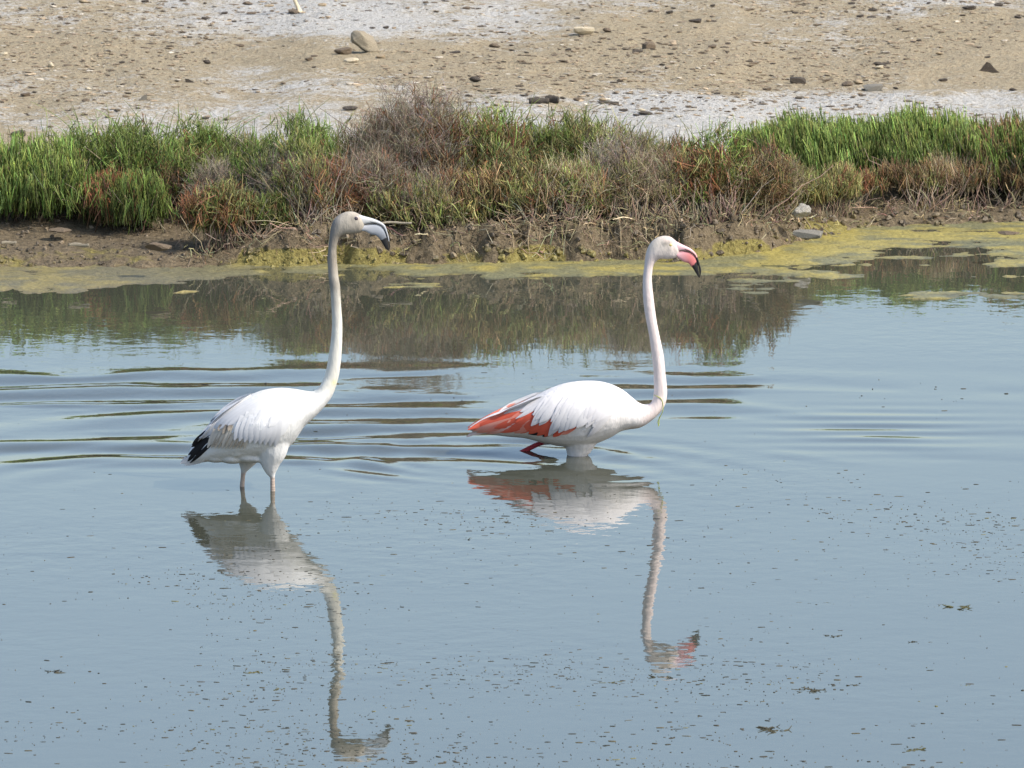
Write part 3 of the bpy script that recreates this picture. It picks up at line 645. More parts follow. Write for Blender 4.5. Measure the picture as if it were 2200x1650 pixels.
# ------------------------------------------------------------------ floating weed on the open water
def weed(N):
    px = rng.uniform(-100, 2300, N * 6); py = rng.uniform(780, 1680, N * 6)
    x = np.array([0.0]); pts = [G(a, b_2, 0) for a, b_2 in zip(px, py)]
    x = np.array([p.x for p in pts]); y = np.array([p.y for p in pts])
    band = np.interp(py, [780, 1000, 1050, 1090, 1250, 1300, 1340, 1400, 1430, 1500, 1530, 1560, 1680], [.05, .06, .45, .6, .9, .7, .25, .3, .7, .5, .2, .55, .7])
    band = band * np.where(px < 380, .6, 1)
    cl = smooth(.45, .72, fbm(x * 1.6, y * 1.1, 401, 4)) * .9 + .1
    kp = rng.random(N * 6) < band * cl; x, y = x[kp][:N], y[kp][:N]; n = len(x)
    L = .0015 + .019 * rng.random(n) ** 5; W = rng.uniform(.0010, .0030, n); a = rng.normal(0, .25, n)
    Vs, Cs = [], []
    ang = np.arange(6) / 6 * 2 * np.pi
    c, s = np.cos(a), np.sin(a)
    rr = rng.uniform(.6, 1.25, (n, 6))
    ex, ey = np.cos(ang)[None] * L[:, None] * rr, np.sin(ang)[None] * (W * 2.2)[:, None] * rr
    ring = np.stack([x[:, None] + ex * c[:, None] - ey * s[:, None], y[:, None] + ex * s[:, None] + ey * c[:, None], np.full((n, 6), -.004)], 2)
    top = np.stack([x[:, None] + (ex * c[:, None] - ey * s[:, None]) * .55, y[:, None] + (ex * s[:, None] + ey * c[:, None]) * .55, rng.uniform(.0004, .0014, (n, 1)) + 0 * ex], 2)
    V = np.concatenate([ring, top], 1).reshape(-1, 3); b0 = (np.arange(n) * 12)[:, None]
    Q = np.concatenate([np.concatenate([b0 + j, b0 + (j + 1) % 6, b0 + 6 + (j + 1) % 6, b0 + 6 + j], 1) for j in range(6)] + [np.concatenate([b0 + 6, b0 + 7, b0 + 8, b0 + 9], 1), np.concatenate([b0 + 6, b0 + 9, b0 + 10, b0 + 11], 1)])
    col = np.array([(.035, .035, .028), (.055, .045, .03), (.09, .075, .04), (.16, .15, .07)])[rng.choice(4, n, p=[.4, .35, .2, .05])]
    C = np.repeat(col, 12, 0)
    ns = n // 6                                        # little upright tips
    B = np.stack([x[:ns], y[:ns], np.full(ns, -.003)], 1); D = np.stack([rng.normal(0, .35, ns), rng.normal(0, .3, ns), np.ones(ns)], 1)
    V2, Q2, C2 = stems(B, D, rng.uniform(.002, .007, ns), np.full(ns, .0006), rng.normal(0, .2, (ns, 3)), np.full((ns, 3), .04), np.full((ns, 3), .05), 3)
    return npmesh('weed', np.concatenate([V, V2]), np.concatenate([Q, Q2 + len(V)]), np.concatenate([C, C2]), False)
tag(link('floating_weed_specks', weed(4600), M_weed), 'tiny dark weed fragments drifting on the calm water', 'weed', kind='stuff')
def weed_clump(px, py, wpx, seed, tone):
    p = G(px, py, 0); hw = wpx / 2 / (FPX / p.y); q = np.random.default_rng(seed); n = 16
    B = np.stack([q.normal(0, hw * .4, n), q.normal(0, hw * .5, n), np.full(n, -.003)], 1)
    D = np.stack([q.choice([-1, 1], n) * q.uniform(.5, 1, n), q.normal(0, .5, n), q.uniform(.02, .22, n)], 1)
    c = np.array(tone) * np.exp(q.normal(0, .3, (n, 1)))
    V, Q, C = stems(B, D, q.uniform(.4, 1.0, n) * hw, q.uniform(.0015, .004, n), q.normal(0, .25, (n, 3)) * np.array([1, 1, .1]), c, c, 5, .05)
    o = link('weed_clump', npmesh('clump', V, Q, C, True), M_weed); o.location = p
    return o
for i, (px, py, wd) in enumerate([(2045, 1306, 60), (1975, 1379, 36), (1792, 1367, 40), (600, 1482, 34), (1660, 1568, 60), (1740, 1482, 60), (1965, 1610, 46), (415, 1305, 20), (455, 1296, 24), (1308, 1467, 30), (1005, 1158, 26), (1425, 1456, 44), (1780, 1296, 26), (1740, 1296, 24), (115, 1443, 50), (540, 1445, 36), (1955, 1555, 24), (1835, 1472, 22), (2070, 1472, 22)]):
    tag(weed_clump(px, py, wd, 60 + i, (.055, .05, .03) if i % 3 else (.085, .08, .03)), ('large' if wd >= 44 else 'small') + (' brown' if i % 3 else ' olive') + ' tangled weed clump floating ' + ('beside the reflected grey flamingo neck' if px < 760 else 'below the reflected pink bill' if px < 1500 else 'on the open water away from both flamingos'), 'weed', 'weed clumps on the water')

# ------------------------------------------------------------------ flamingos
def loft(sec, n, k=28, power=1.0, belly=0.0):
    """sec rows: top x,z, bottom x,z, half width, in bird space (x forward, z up)"""
    s = crom(sec, n); V = []
    for tx, tz, bx, bz, w in s:
        cx, cz, ax, az = (tx + bx) / 2, (tz + bz) / 2, (tx - bx) / 2, (tz - bz) / 2
        for j in range(k):
            a = 2 * math.pi * j / k; ca, sa = math.cos(a), math.sin(a)
            sa2 = math.copysign(abs(sa) ** power, sa)
            V.append((cx + ax * ca, max(w, .0008) * sa2 * (1 - belly * ca * .25), cz + az * ca))
    F = [(i * k + j, (i + 1) * k + j, (i + 1) * k + (j + 1) % k, i * k + (j + 1) % k) for i in range(n - 1) for j in range(k)]
    F += [tuple(range(k)), tuple(range((n - 1) * k, n * k))[::-1]]
    return V, F
def addto(bm, VF):
    vs_ = [bm.verts.new(v) for v in VF[0]]
    for f in VF[1]:
        try: bm.faces.new([vs_[i] for i in f])
        except ValueError: pass
def ellipsoid(c, r, rot=0.0, k=20, n=14):
    V, F = [], []
    for i in range(1, n):
        th = math.pi * i / n
        for j in range(k):
            a = 2 * math.pi * j / k; x, y, z = r[0] * math.cos(th), r[1] * math.sin(th) * math.cos(a), r[2] * math.sin(th) * math.sin(a)
            V.append((c[0] + x * math.cos(rot) - z * math.sin(rot), c[1] + y, c[2] + x * math.sin(rot) + z * math.cos(rot)))
    F = [(i * k + j, (i + 1) * k + j, (i + 1) * k + (j + 1) % k, i * k + (j + 1) % k) for i in range(n - 2) for j in range(k)]
    return V, F + [tuple(range(k)), tuple(range((n - 2) * k, (n - 1) * k))[::-1]]

class Bird:
    def __init__(s, name, label, anchor, depth, voxel=.0034):
        s.A = anchor; s.depth = depth; s.voxel = voxel
        s.e = empty(name, (anchor.x, anchor.y, -depth)); tag(s.e, label, 'flamingo')
        s.bm = bmesh.new()
    def b(s, px, py):                                    # photo pixel -> bird space x, z on the bird's middle plane
        p = P(px, py, s.A.y); return p.x - s.A.x, p.z + s.depth
    def sec(s, rows): return [(*s.b(r[0], r[1]), *s.b(r[2], r[3]), r[4]) for r in rows]
    def finish(s, colour):
        me = bpy.data.meshes.new('raw'); s.bm.normal_update(); bmesh.ops.recalc_face_normals(s.bm, faces=s.bm.faces); s.bm.to_mesh(me); s.bm.free()
        o = link('body', me, None, s.e)
        m = o.modifiers.new('r', 'REMESH'); m.mode = 'VOXEL'; m.voxel_size = s.voxel
        m = o.modifiers.new('s', 'SMOOTH'); m.factor = .5; m.iterations = 8
        bpy.context.view_layer.update(); dg = bpy.context.evaluated_depsgraph_get()
        me2 = bpy.data.meshes.new_from_object(o.evaluated_get(dg)); o.modifiers.clear(); o.data = me2; me2.name = 'body'
        for f in me2.polygons: f.use_smooth = True
        me2.materials.clear(); me2.materials.append(M_plume)
        n = len(me2.vertices); co = np.zeros(n * 3, np.float32); me2.vertices.foreach_get('co', co); co = co.reshape(-1, 3)
        wx_, wz_ = co[:, 0] + s.A.x, co[:, 2] - s.depth
        PX, PY = pix(wx_, np.full(n, s.A.y), wz_)
        setcol(me2, colour(PX, PY, co)); s.body = o
        s.bvh = BVHTree.FromPolygons([v.co for v in me2.vertices], [p_.vertices for p_ in me2.polygons])
    def side_y(s, x, z):                                 # camera-side surface of the body at x, z
        h = s.bvh.ray_cast(Vector((x, -.5, z)), Vector((0, 1, 0)))
        return h[0].y if h[0] is not None else None
    def feather(s, parent, root, tip, wpx, c_root, c_tip, lift=.004, sides=(1, -1), bow=0.0, point=.35, name='feather'):
        r0, t0 = np.array(s.b(*root)), np.array(s.b(*tip)); wd = wpx / (FPX / s.A.y) / 2
        ax = t0 - r0; L = np.linalg.norm(ax); ax = ax / L; pr = np.array([-ax[1], ax[0]])
        nr, nc = 9, 5; V = []; C = []; last = None
        for i in range(nr):
            t_ = i / (nr - 1); wi = wd * (min(1, .45 + 2.2 * t_)) * (1 - max(0, (t_ - .6) / .4) ** 2 * (1 - point * .25)) + .0004
            for j in range(nc):
                c_ = (j / (nc - 1) - .5) * 2
                p = r0 + ax * L * t_ + pr * (wi * c_ + bow * L * math.sin(t_ * 2.6))
                y = s.side_y(p[0], p[1])
                if y is None: y = last if last is not None else -.01
                else: last = y
                V.append([p[0], y - lift * (.3 + .9 * t_) - .0016 * (1 - c_ * c_), p[1]])
                sh_ = .94 + .06 * (1 - abs(c_))
                C.append((np.array(c_root) * (1 - t_) + np.array(c_tip) * t_) * sh_ * rng.uniform(.95, 1.03))
        V = np.array(V)
        for i in range(nr):                                # keep each row gently curved
            row = V[i * nc:(i + 1) * nc, 1]; V[i * nc:(i + 1) * nc, 1] = row * .5 + row.mean() * .5
        ysm = V[:, 1].reshape(nr, nc).copy(); ysm[1:-1] = (ysm[:-2] + 2 * ysm[1:-1] + ysm[2:]) / 4; V[:, 1] = ysm.ravel()
        Q = grid_faces(nc, nr)
        for sd in sides:
            W = V.copy(); W[:, 1] *= sd
            link(name, npmesh(name, W, Q if sd == 1 else Q[:, ::-1], np.clip(np.array(C), 0, 1)), M_feather, parent[sd])
    def wings(s):
        d_ = {}
        for sd in (1, -1):
            # short feathered shoulder pad that carries the feathers
            d_[sd] = None
        return d_

def bill_part(bird, name, rows, colf, parent, n=40):
    V, F = loft(bird.sec(rows), n, 24, .42)
    me = bpy.data.meshes.new(name); me.from_pydata([tuple(v) for v in V], [], F)
    for f in me.polygons: f.use_smooth = True
    co = np.array(V); PX, PY = pix(co[:, 0] + bird.A.x, np.full(len(co), bird.A.y), co[:, 2] - bird.depth)
    setcol(me, colf(PX, PY)); bm = bmesh.new(); bm.from_mesh(me); bmesh.ops.recalc_face_normals(bm, faces=bm.faces); bm.to_mesh(me); bm.free()
    return link(name, me, M_bill, parent)
M_dark = mat_plain('dark_horn', (.012, .011, .011), .3, .5)
M_iris_d = mat_plain('dark_iris', (.085, .065, .075), .15, .6); M_iris_y = mat_plain('yellow_iris', (.70, .55, .22), .15, .6); M_rim = mat_plain('eye_rim', (.55, .45, .38), .6, .3)
def eye(bird, px, py, r, mat):
    x, z = bird.b(px, py); y = bird.side_y(x, z)
    for sd in (1, -1):
        def ball(name, rad, yy, m, par, sq=.6):
            bm = bmesh.new(); bmesh.ops.create_uvsphere(bm, u_segments=16, v_segments=10, radius=rad)
            me = bpy.data.meshes.new(name); bm.to_mesh(me); bm.free(); [setattr(f, 'use_smooth', True) for f in me.polygons]
            o = link(name, me, m, par); o.location = yy; o.scale = (1, sq, 1); return o
        e_ = ball('eye', r, (x, (y + .0004) * sd, z), mat, bird.e)
        bpy_ring = ball('eye_ring', r * 1.28, (0, r * .22 * sd, 0), M_rim, e_, .62)
        ball('pupil', r * .48, (0, -r * .72 * sd, 0), M_dark, e_, .5)
def strip(bird, name, pts, r, mat, parent, off=.0008):
    rows = []
    for px, py in pts:
        x, z = bird.b(px, py); rows.append((x, 0, z, r))
    return rows
def webfoot(bm, x, y, z0=0.0):
    for a, L in ((-.45, .075), (0, .085), (.45, .075)):
        addto(bm, tube([(x - .005, y, z0 + .012, .007), (x + L * .5 * math.cos(a), y + L * .5 * math.sin(a), z0 + .008, .006), (x + L * math.cos(a), y + L * math.sin(a), z0 + .005, .004)], 8, 10))
    v = [bm.verts.new(q) for q in ((x, y, z0 + .009), (x + .066, y - .033, z0 + .009), (x + .084, y, z0 + .009), (x + .066, y + .033, z0 + .009), (x, y, z0 + .002), (x + .066, y - .033, z0 + .002), (x + .084, y, z0 + .002), (x + .066, y + .033, z0 + .002))]
    for f in ((0, 1, 2, 3), (7, 6, 5, 4), (0, 4, 5, 1), (1, 5, 6, 2), (2, 6, 7, 3), (3, 7, 4, 0)): bm.faces.new([v[i] for i in f])

def lerp_c(a, b, t): t = np.clip(t, 0, 1)[:, None]; return np.array(a) * (1 - t) + np.array(b) * t

# --- standing flamingo with the grey head
L = Bird('flamingo', 'white flamingo with grey brown neck and grey black tipped bill, standing on both legs', LB, .5)
addto(L.bm, loft(L.sec([
 (400, 990, 401, 997, .006), (407, 968, 414, 996, .022), (422, 950, 432, 994, .040), (441, 927, 452, 991, .058), (462, 898, 478, 990, .080), (486, 876, 508, 988, .100), (522, 856, 545, 985, .116),
 (560, 840, 580, 982, .122), (598, 834, 606, 972, .116), (632, 836, 632, 948, .100), (656, 840, 654, 916, .078), (673, 840.5, 677, 895, .056), (685, 832, 700, 870, .038), (694, 815, 716, 846, .027),
 (699.5, 800, 728, 808, .0215), (706, 763.6, 733.6, 766, .0195), (711, 727, 735.5, 727, .018), (713, 691, 735.5, 691, .0165), (711.5, 654.5, 733, 654, .0155), (708.7, 618, 731, 617, .015), (705.5, 595, 727.4, 594, .0145),
 (703.5, 557, 724, 556, .0140), (705, 532, 723.6, 531, .0138), (707, 512.7, 729, 513, .0150), (709, 499, 737, 505, .0175), (712, 483, 746, 503.5, .0205), (720, 468, 754, 503, .0225), (733, 458.5, 762, 502.5, .0230),
 (749, 454, 770, 501, .0215), (763, 455.5, 777, 498.5, .0185), (774, 461, 781, 496, .0150), (780, 465, 784, 494, .0110)]), 330, 30))
bx = lambda px, py: L.b(px, py)
def leg(bird, pts, y0):                                   # pts rows px,py,r
    return [(*bird.b(p[0], p[1])[:1], y0 + (p[3] if len(p) > 3 else 0), bird.b(p[0], p[1])[1], p[2]) for p in pts]
addto(L.bm, tube(leg(L, [(585, 940, .058), (584, 968, .047), (582, 990, .032), (583, 1008, .0185), (586, 1020, .0085), (586.5, 1035, .0078), (587, 1053, .0082), (588, 1090, .0085), (588, 1110, .0125), (588, 1130, .009), (590, 1200, .007), (592, 1385, .0065)], -.045), 14, 70))
addto(L.bm, tube(leg(L, [(545, 950, .055), (535, 975, .044), (529, 995, .030), (525, 1009, .0165), (522, 1020, .0085), (520.5, 1035, .0078), (519, 1053, .0082), (516, 1090, .0085), (515, 1110, .0125), (516, 1130, .009), (520, 1200, .007), (524, 1385, .0065)], .045), 14, 70))
for (px, ly) in ((592, -.045), (524, .045)): webfoot(L.bm, L.b(px, 1300)[0], ly)
for (c, r_e, ro) in (((470, 985), (.040, .050, .022), .1), ((500, 985), (.044, .062, .026), .0), ((533, 982), (.046, .070, .028), -.1), ((520, 970), (.050, .082, .026), .3), ((485, 972), (.045, .066, .022), .35), ((548, 985), (.03, .07, .02), -.2)):
    x_, z_ = L.b(*c); addto(L.bm, ellipsoid((x_, 0, z_ + .008), (r_e[0] * 1.15, r_e[1], r_e[2] * .9), ro))
def colL(PX, PY, co):
    n = len(PX); c = np.tile(np.array((.70, .695, .68)), (n, 1))
    nk = fbm(co[:, 0] * 60, co[:, 2] * 30, 5, 3) - .5
    up = smooth(860, 830, PY); c = c * (1 - up[:, None]) + np.array((.66, .64, .57)) * up[:, None]
    up = smooth(720, 560, PY + nk * 40); c = c * (1 - up[:, None]) + np.array((.30, .262, .21)) * up[:, None]
    nape = np.clip(1 - (PX - (np.interp(PY, [450, 500, 557, 620, 700], [735, 713, 704, 709, 712]))) / 15, 0, 1) * smooth(680, 590, PY)
    c = c * (1 - .6 * nape[:, None]) + np.array((.20, .19, .185)) * .6 * nape[:, None]
    crown = smooth(525, 470, PY) * smooth(715, 745, PX); c = c * (1 - .75 * crown[:, None]) + np.array((.44, .395, .33)) * .75 * crown[:, None]
    mask_ = np.exp(-((PX - 758) / 7) ** 2 - ((PY - 468) / 6) ** 2); c *= (1 - .30 * mask_[:, None])
    st = np.exp(-((PX - 718) / 5) ** 2 - ((PY - 820) / 6) ** 2) * (PY > 700); c = c * (1 - .5 * st[:, None]) + np.array((.62, .60, .18)) * .5 * st[:, None]
    lg = smooth(1016, 1024, PY); c = c * (1 - lg[:, None]) + np.array((.50, .40, .33)) * lg[:, None]
    bars = (np.sin(PY * 1.1) > .45) * lg * .35 * (np.abs(PX - 586) < 12); c *= (1 - bars[:, None])
    c *= 1 + nk[:, None] * (.12 + .5 * smooth(700, 560, PY)[:, None])
    return np.clip(c, 0, .9)
L.finish(colL)
def wing_root(bird, pts, w):                                # thin feathered pad over the shoulder that the feathers sprout from
    d_ = {}
    cen = np.array([bird.b(*p) for p in pts]); c0 = cen.mean(0)
    for sd in (1, -1):
        n = len(cen); V, Cc = [], []
        for rg, lf in ((1.0, -.006), (.75, .004), (.4, .006), (0.02, .0065)):
            for p in cen:
                q = c0 + (p - c0) * rg; y = bird.side_y(q[0], q[1]); y = -.02 if y is None else y
                V.append((q[0], (y - lf) * sd, q[1]))
        Q = [(k * n + i, k * n + (i + 1) % n, (k + 1) * n + (i + 1) % n, (k + 1) * n + i) for k in range(3) for i in range(n)]
        if sd == -1: Q = [f[::-1] for f in Q]
        me = npmesh('wing', V, np.array(Q), np.tile(np.array(w), (len(V), 1))); d_[sd] = link('wing', me, M_plume, bird.e)
    return d_
WH, WG, BE, BD, BK = (.70, .695, .69), (.58, .58, .60), (.54, .49, .41), (.40, .34, .27), (.018, .017, .018)
lw = wing_root(L, [(478, 900), (500, 880), (540, 862), (580, 856), (605, 868), (608, 895), (590, 925), (555, 940), (510, 940), (485, 925)], WH)
F_ = lambda *a, **k: L.feather(lw, *a, **k)
for rt, tp, wd in [((452, 935), (403, 990), 12), ((456, 935), (405, 976), 12), ((452, 928), (412, 958), 12), ((462, 938), (409, 993), 8)]: F_(rt, tp, wd, BK, BK, lift=.003)
for i in range(11):                                        # streaked beige secondaries
    t_ = i / 10; F_((470 + 75 * t_, 905 - 8 * t_), (447 + 78 * t_, 956 - 2 * t_), 10, BE if i % 3 else (.52, .46, .38), BE if i % 2 else (.60, .54, .46), lift=.004)
for i in range(16):
    t_ = random.random(); F_((472 + 72 * t_, 918 - 6 * t_), (452 + 74 * t_, 951 - 2 * t_), 2.0, BD, BD, lift=.006)
for rt, tp in [((478, 905), (470, 917)), ((500, 898), (492, 915)), ((492, 900), (480, 922))]: F_(rt, tp, 8, (.10, .09, .085), BD, lift=.009)
for i in range(9):                                          # white greater coverts
    t_ = i / 8; F_((540 + 60 * t_, 860 + 6 * t_), (505 + 88 * t_, 935 + 14 * t_), 20, WH, WG, lift=.006)
for rt, tp, wd in [((545, 850), (428, 946), 15), ((555, 852), (440, 935), 15), ((560, 850), (462, 912), 14), ((570, 850), (474, 915), 16), ((585, 848), (492, 906), 18), ((600, 850), (512, 905), 18), ((540, 848), (452, 912), 12), ((615, 852), (548, 898), 22), ((630, 858), (580, 905), 24), ((625, 875), (598, 930), 24)]:
    F_(rt, tp, wd, WH, WG if tp[0] < 500 else WH, lift=.007 if tp[0] < 500 else .0045, bow=-.03)
for rt, tp in [((425, 975), (388, 995)), ((430, 980), (392, 988)), ((440, 985), (396, 998))]: F_(rt, tp, 10, WH, WG, lift=.002)
GB, GD = (.44, .45, .46), (.62, .62, .62)
def bl_up(PX, PY): return np.where(((PY > 519) | (PX > 836.2))[:, None], np.array(BK), lerp_c((.60, .59, .57), (.40, .41, .42), (PX - 790) / 40))
def bl_lo(PX, PY):
    c = lerp_c((.42, .42, .43), (.30, .32, .35), (PX - 785) / 35) * (1.15 - .5 * smooth(492, 512, PY)[:, None]); e_ = (PY - (515 - (PX - 820) * .5)) > 0
    return np.where(e_[:, None], np.array(BK), c)
bill_part(L, 'upper_bill', [(770, 460, 776, 487, .0125), (780, 464, 783, 481.5, .0120), (800, 469.4, 800, 479.6, .0098), (813, 474.5, 810, 480.5, .0088), (824, 481, 819, 484.5, .0078), (829.5, 489, 825.5, 492, .0068), (833, 501, 830, 502.5, .0058), (836, 513, 833.5, 515, .0048), (838, 527, 835.3, 529, .0038), (836.5, 538, 835.5, 538.3, .0015)], bl_up, L.e)
bill_part(L, 'lower_bill', [(774, 482, 778, 496, .0118), (782, 482.5, 786, 497, .0112), (799, 480.6, 796, 503, .0108), (809.5, 481.6, 806, 505.3, .0102), (818.5, 485.6, 813, 510.5, .0094), (825, 493, 819.5, 519, .0082), (829.5, 503.3, 824, 527, .0068), (833, 516, 828, 533.5, .0052), (835, 530, 832.5, 537.2, .0034), (835.3, 537, 834.8, 538, .0012)], bl_lo, L.e)
eye(L, 765.6, 468,   .0062, M_iris_d)
def gape(bird, pts, r):
    for sd in (1, -1):
        V, F = tube([(*bird.b(a, b)[:1], -w * sd, bird.b(a, b)[1], r) for a, b, w in pts], 6, 30)
        me = bpy.data.meshes.new('gape_line'); me.from_pydata(V, [], F); link('gape_line', me, M_dark, bird.e)
def nostril(bird, pts, r):
    for sd in (1, -1):
        V, F = tube([(*bird.b(a, b)[:1], -w * sd, bird.b(a, b)[1], r) for a, b, w in pts], 6, 10)
        me = bpy.data.meshes.new('nostril'); me.from_pydata(V, [], F); link('nostril', me, M_dark, bird.e)
gape(L, [(783, 481.8, .0102), (800, 480.2, .0092), (810, 481, .0086), (819, 485, .0078), (825.5, 492.5, .0068), (830, 503, .0056), (833.3, 515.5, .0044)], .0008)
nostril(L, [(795, 475.2, .0098), (802, 477.3, .0092), (810, 478.6, .0080)], .0009)

# --- wading flamingo with the pink bill
Rb = Bird('flamingo', 'flamingo with coral wing patch and pink black tipped bill, wading belly deep', RB, .52)
addto(Rb.bm, loft(Rb.sec([
 (1006, 919, 1008, 924, .008), (1025, 906, 1028, 931, .024), (1052, 892, 1056, 934, .040), (1085, 880, 1092, 938, .062), (1118, 866, 1128, 941, .084), (1150, 851, 1160, 949, .104), (1182, 835, 1192, 956, .120),
 (1215, 824, 1224, 960, .128), (1250, 819, 1254, 960, .130), (1285, 819.5, 1284, 951, .122), (1313, 826, 1312, 939, .108), (1338, 838, 1332, 927, .086), (1356, 852, 1350, 922.5, .064), (1371, 864, 1372, 919.5, .046), (1384, 869, 1389, 911.5, .035),
 (1394.5, 868, 1408, 897, .028), (1401, 860.5, 1422, 882, .024), (1404, 848, 1431, 864, .021), (1405, 830, 1433.4, 838, .0195), (1403.5, 795, 1429.5, 798, .018), (1400, 762, 1426, 763, .017), (1394, 720, 1417, 720, .0158), (1387, 683.6, 1410, 683, .015),
 (1381.5, 645, 1405, 644, .0147), (1380.5, 607, 1401, 606, .0142), (1382.6, 582, 1402, 581, .0142), (1384.5, 566.5, 1406, 567, .0155), (1386, 552, 1414, 558, .0178), (1389.5, 537, 1424, 556.5, .0205), (1396, 523.5, 1433, 557, .0225), (1408, 512, 1441, 556.5, .0232),
 (1424, 506.3, 1448, 555.5, .0222), (1438, 507.5, 1454, 553, .0190), (1448, 513.5, 1458, 550, .0155), (1455, 520, 1460, 547, .0115)]), 330, 30))
addto(Rb.bm, tube(leg(Rb, [(1243, 925, .066), (1244, 948, .056), (1243, 962, .043), (1242, 975, .034), (1246, 990, .024), (1250, 1010, .012), (1262, 1060, .0085), (1268, 1080, .0125), (1266, 1100, .009), (1258, 1180, .0072), (1252, 1325, .0068)], -.02), 14, 60))
addto(Rb.bm, tube(leg(Rb, [(1190, 930, .05), (1178, 948, .022), (1165, 956, .0092), (1150, 962, .0085), (1128, 973, .0085), (1095, 990, .0085), (1080, 997, .013), (1085, 1010, .009), (1105, 1100, .0072), (1125, 1325, .0068)], .05), 14, 60))
webfoot(Rb.bm, Rb.b(1252, 1200)[0], -.02); webfoot(Rb.bm, Rb.b(1125, 1200)[0], .05)
def colR(PX, PY, co):
    n = len(PX); c = np.tile(np.array((.70, .67, .655)), (n, 1)); nk = fbm(co[:, 0] * 60, co[:, 2] * 30, 5, 3) - .5
    nkm = smooth(1365, 1395, PX) * smooth(935, 900, PY); c = c * (1 - nkm[:, None]) + np.array((.71, .61, .575)) * nkm[:, None]
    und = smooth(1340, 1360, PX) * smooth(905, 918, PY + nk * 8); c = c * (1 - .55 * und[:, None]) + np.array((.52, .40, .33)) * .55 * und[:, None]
    hd = smooth(565, 520, PY); c = c * (1 - hd[:, None]) + np.array((.54, .485, .42)) * hd[:, None]
    crown = np.exp(-((PX - 1440) / 14) ** 2 - ((PY - 511) / 6) ** 2) + np.exp(-((PX - 1450) / 7) ** 2 - ((PY - 525) / 9) ** 2); crown = np.clip(crown, 0, 1)
    c = c * (1 - .6 * crown[:, None]) + np.array((.80, .58, .55)) * .6 * crown[:, None]
    dk = np.exp(-((PX - 1430) / 9) ** 2 - ((PY - 522) / 5) ** 2) * .42 + np.exp(-((PX - 1437) / 4) ** 2 - ((PY - 535) / 4) ** 2) * .2; c *= (1 - dk[:, None])
    lgb = (smooth(1172, 1166, PX) * smooth(950, 956, PY)) + smooth(1000, 1012, PY); lgb = np.clip(lgb, 0, 1)
    c = c * (1 - lgb[:, None]) + np.array((.42, .055, .075)) * lgb[:, None]
    return np.clip(c * (1 + nk[:, None] * (.12 + .3 * hd[:, None])), 0, .9)
Rb.finish(colR)
rw = wing_root(Rb, [(1165, 880), (1185, 856), (1220, 838), (1265, 832), (1300, 842), (1312, 865), (1295, 892), (1255, 910), (1210, 915), (1178, 905)], (.70, .68, .67))
CO, CP, CW = (.66, .115, .065), (.68, .29, .22), (.72, .58, .53)
F_ = lambda *a, **k: Rb.feather(rw, *a, **k)
for rt, tp, wd in [((1170, 915), (1135, 925), 8), ((1200, 918), (1140, 926), 6), ((1190, 918), (1165, 929), 7)]: F_(rt, tp, wd, BK, BK, lift=.003)
for rt, tp, wd, c0, c1 in [((1128, 868), (1005, 921), 15, CP, CO), ((1125, 878), (1008, 922), 14, CO, CO), ((1120, 890), (1014, 925), 13, CP, CP), ((1130, 892), (1024, 928), 13, CO, CP), ((1140, 898), (1045, 929), 13, CW, CP), ((1145, 885), (1062, 915), 16, CO, CO), ((1150, 895), (1075, 924), 16, CP, CO),
                            ((1155, 885), (1088, 922), 17, CO, CO), ((1165, 890), (1105, 924), 17, CO, CP), ((1168, 880), (1118, 924), 18, CO, CO), ((1178, 885), (1136, 924), 18, CO, CO), ((1190, 890), (1154, 927), 18, CO, CO), ((1200, 892), (1170, 928), 18, CO, CO), ((1222, 895), (1188, 928), 16, CO, CO), ((1238, 900), (1205, 922), 13, CO, CP), ((1150, 862), (1078, 890), 13, CW, CP), ((1140, 868), (1090, 902), 12, CO, CP), ((1155, 868), (1108, 900), 14, CO, CO)]:
    F_(rt, tp, wd, c0, c1, lift=.004)
W1, W2 = (.70, .68, .67), (.58, .565, .58)  # W2: tips greyed to paint in the shade lines between feathers
for rt, tp, wd in [((1165, 850), (1072, 887), 13), ((1170, 848), (1098, 880), 14), ((1185, 845), (1118, 878), 14), ((1180, 850), (1108, 892), 8)]: F_(rt, tp, wd, W1, W2, lift=.008)
for rt, tp, wd in [((1190, 842), (1140, 904), 20), ((1200, 845), (1150, 890), 18), ((1205, 845), (1158, 896), 18), ((1222, 850), (1177, 925), 21), ((1232, 850), (1186, 912), 20), ((1238, 852), (1199, 917), 21), ((1250, 858), (1212, 912), 20), ((1258, 858), (1222, 908), 20), ((1270, 862), (1238, 905), 20)]:
    F_(rt, tp, wd, W1, (.54, .53, .545), lift=.009, bow=.03)  # drooping tips greyed too, feather shade put into the colour
for i in range(26):
    a_ = random.random(); b2 = random.random(); x0 = 1185 + 120 * a_; y0 = 828 + 40 * b2 + 10 * a_
    F_((x0, y0), (x0 - 42 + 18 * a_, y0 + 46 - 6 * b2), 14, W1, W2 if i % 3 else (.52, .51, .53), lift=.0062)
for i in range(12):
    t_ = i / 11; F_((1322 - 30 * t_, 872 + 30 * t_), (1284 - 22 * t_, 893 + 36 * t_), 11, W1, W2, lift=.006, bow=-.05)
for rt, tp in [((1035, 922), (1002, 938)), ((1045, 926), (1012, 933))]: F_(rt, tp, 6, CW, (.6, .5, .48), lift=.002)
PK, PR = (.72, .40, .42), (.66, .20, .19)
def br_up(PX, PY): return np.where((PY > 549 + (1500 - PX) * .8)[:, None], np.array(BK), lerp_c((.80, .52, .54), (.74, .38, .36), (PX - 1462) / 32))
def br_lo(PX, PY):
    c = lerp_c(PK, PR, (PX - 1460) / 24); e_ = (PY - (570 - (PX - 1488) * 1.05)) > 0
    return np.where(e_[:, None], np.array(BK), c)
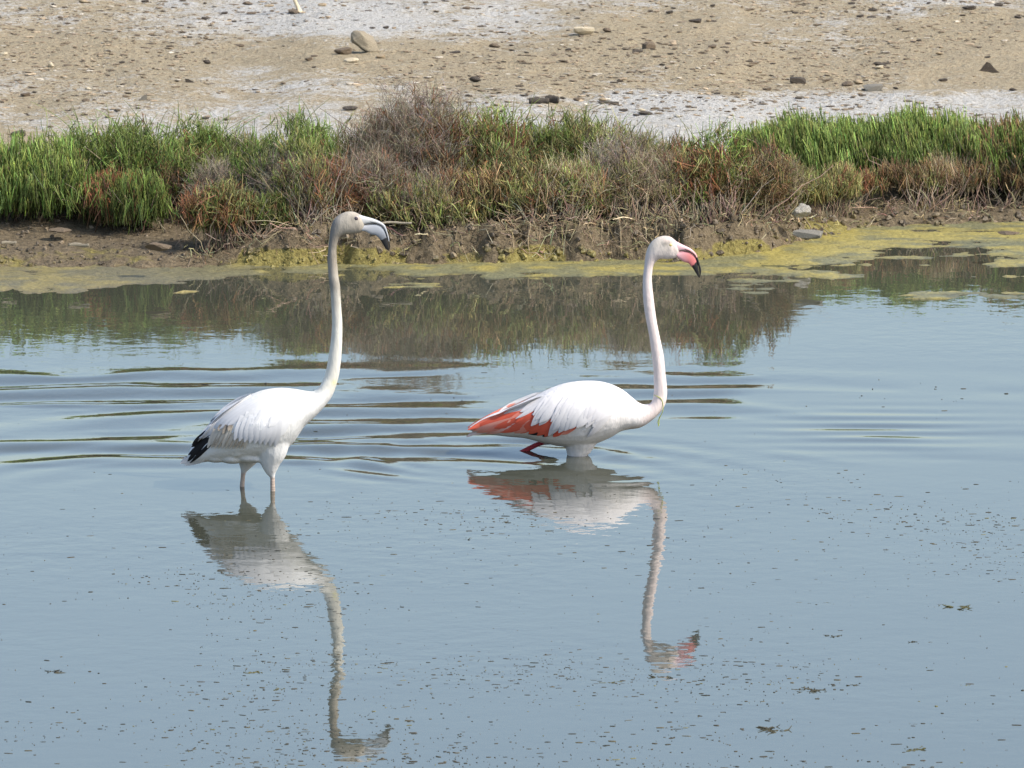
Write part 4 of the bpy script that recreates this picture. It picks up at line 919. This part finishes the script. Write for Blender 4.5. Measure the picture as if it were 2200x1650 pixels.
bill_part(Rb, 'upper_bill', [(1444, 513, 1452, 543, .0125), (1455, 519.8, 1459, 538.4, .0122), (1467, 526, 1470, 537.8, .0104), (1480, 532, 1479.5, 539.6, .0094), (1489, 538, 1486.5, 543.4, .0086), (1495.5, 545.5, 1492.6, 548.6, .0076), (1499.5, 555, 1496.6, 557, .0064), (1503.5, 567.5, 1500, 570, .0052), (1506.7, 581, 1502.4, 583, .0042), (1504, 596, 1502.5, 596.3, .0015)], br_up, Rb.e)
bill_part(Rb, 'lower_bill', [(1452, 540, 1456, 553, .0120), (1459, 539.4, 1461, 557, .0114), (1470, 538.8, 1469, 562.3, .0110), (1479, 540.6, 1478.5, 565.3, .0104), (1486, 544.6, 1484, 571, .0096), (1492, 549.6, 1489, 577, .0084), (1496, 557.6, 1492.5, 583, .0070), (1499.4, 570, 1496.5, 589, .0054), (1501.8, 583, 1500, 594.5, .0036), (1502.3, 595, 1501.6, 596, .0012)], br_lo, Rb.e)
eye(Rb, 1440.5, 524.8, .0046, M_iris_y)
gape(Rb, [(1460, 539, .0106), (1470, 538.4, .0098), (1479, 540.2, .0092), (1486, 544, .0085), (1492.5, 549.2, .0075), (1496.4, 557.2, .0063), (1500, 570, .0048)], .0008)
nostril(Rb, [(1471, 534, .0100), (1477, 536.4, .0094), (1483, 539, .0085)], .0009)
# thread of green weed caught on the neck
M_thread = mat_plain('green_thread', (.38, .42, .05), .5, .4)
pts = []
for px, py, dy in [(1405, 848, -.008), (1412, 850, -.0225), (1420, 855, -.0235), (1424, 866, -.0225), (1424, 880, -.019), (1420, 890, -.016), (1416, 897, -.012), (1416, 906, -.011), (1414, 915, -.012)]:
    x, z = Rb.b(px, py); ys = Rb.side_y(x, z); y = ys - .0008 if ys is not None and py < 893 else dy
    pts.append((x, y, z, .0011))
V, F = tube(pts, 6, 60); me = bpy.data.meshes.new('weed_strand'); me.from_pydata(V, [], F)
bm = bmesh.new(); bm.from_mesh(me); addto(bm, tube([(pts[5][0], pts[5][1], pts[5][2], .0010), (pts[7][0] - .004, pts[7][1], pts[7][2], .0012), (pts[8][0] + .004, pts[8][1], pts[8][2] + .004, .0009)], 6, 14)); bm.to_mesh(me); bm.free()
o = link('weed_strand', me, M_thread); o.location = Rb.e.location
tag(o, 'thin yellow green weed strand hanging from the pink billed flamingo neck', 'weed')
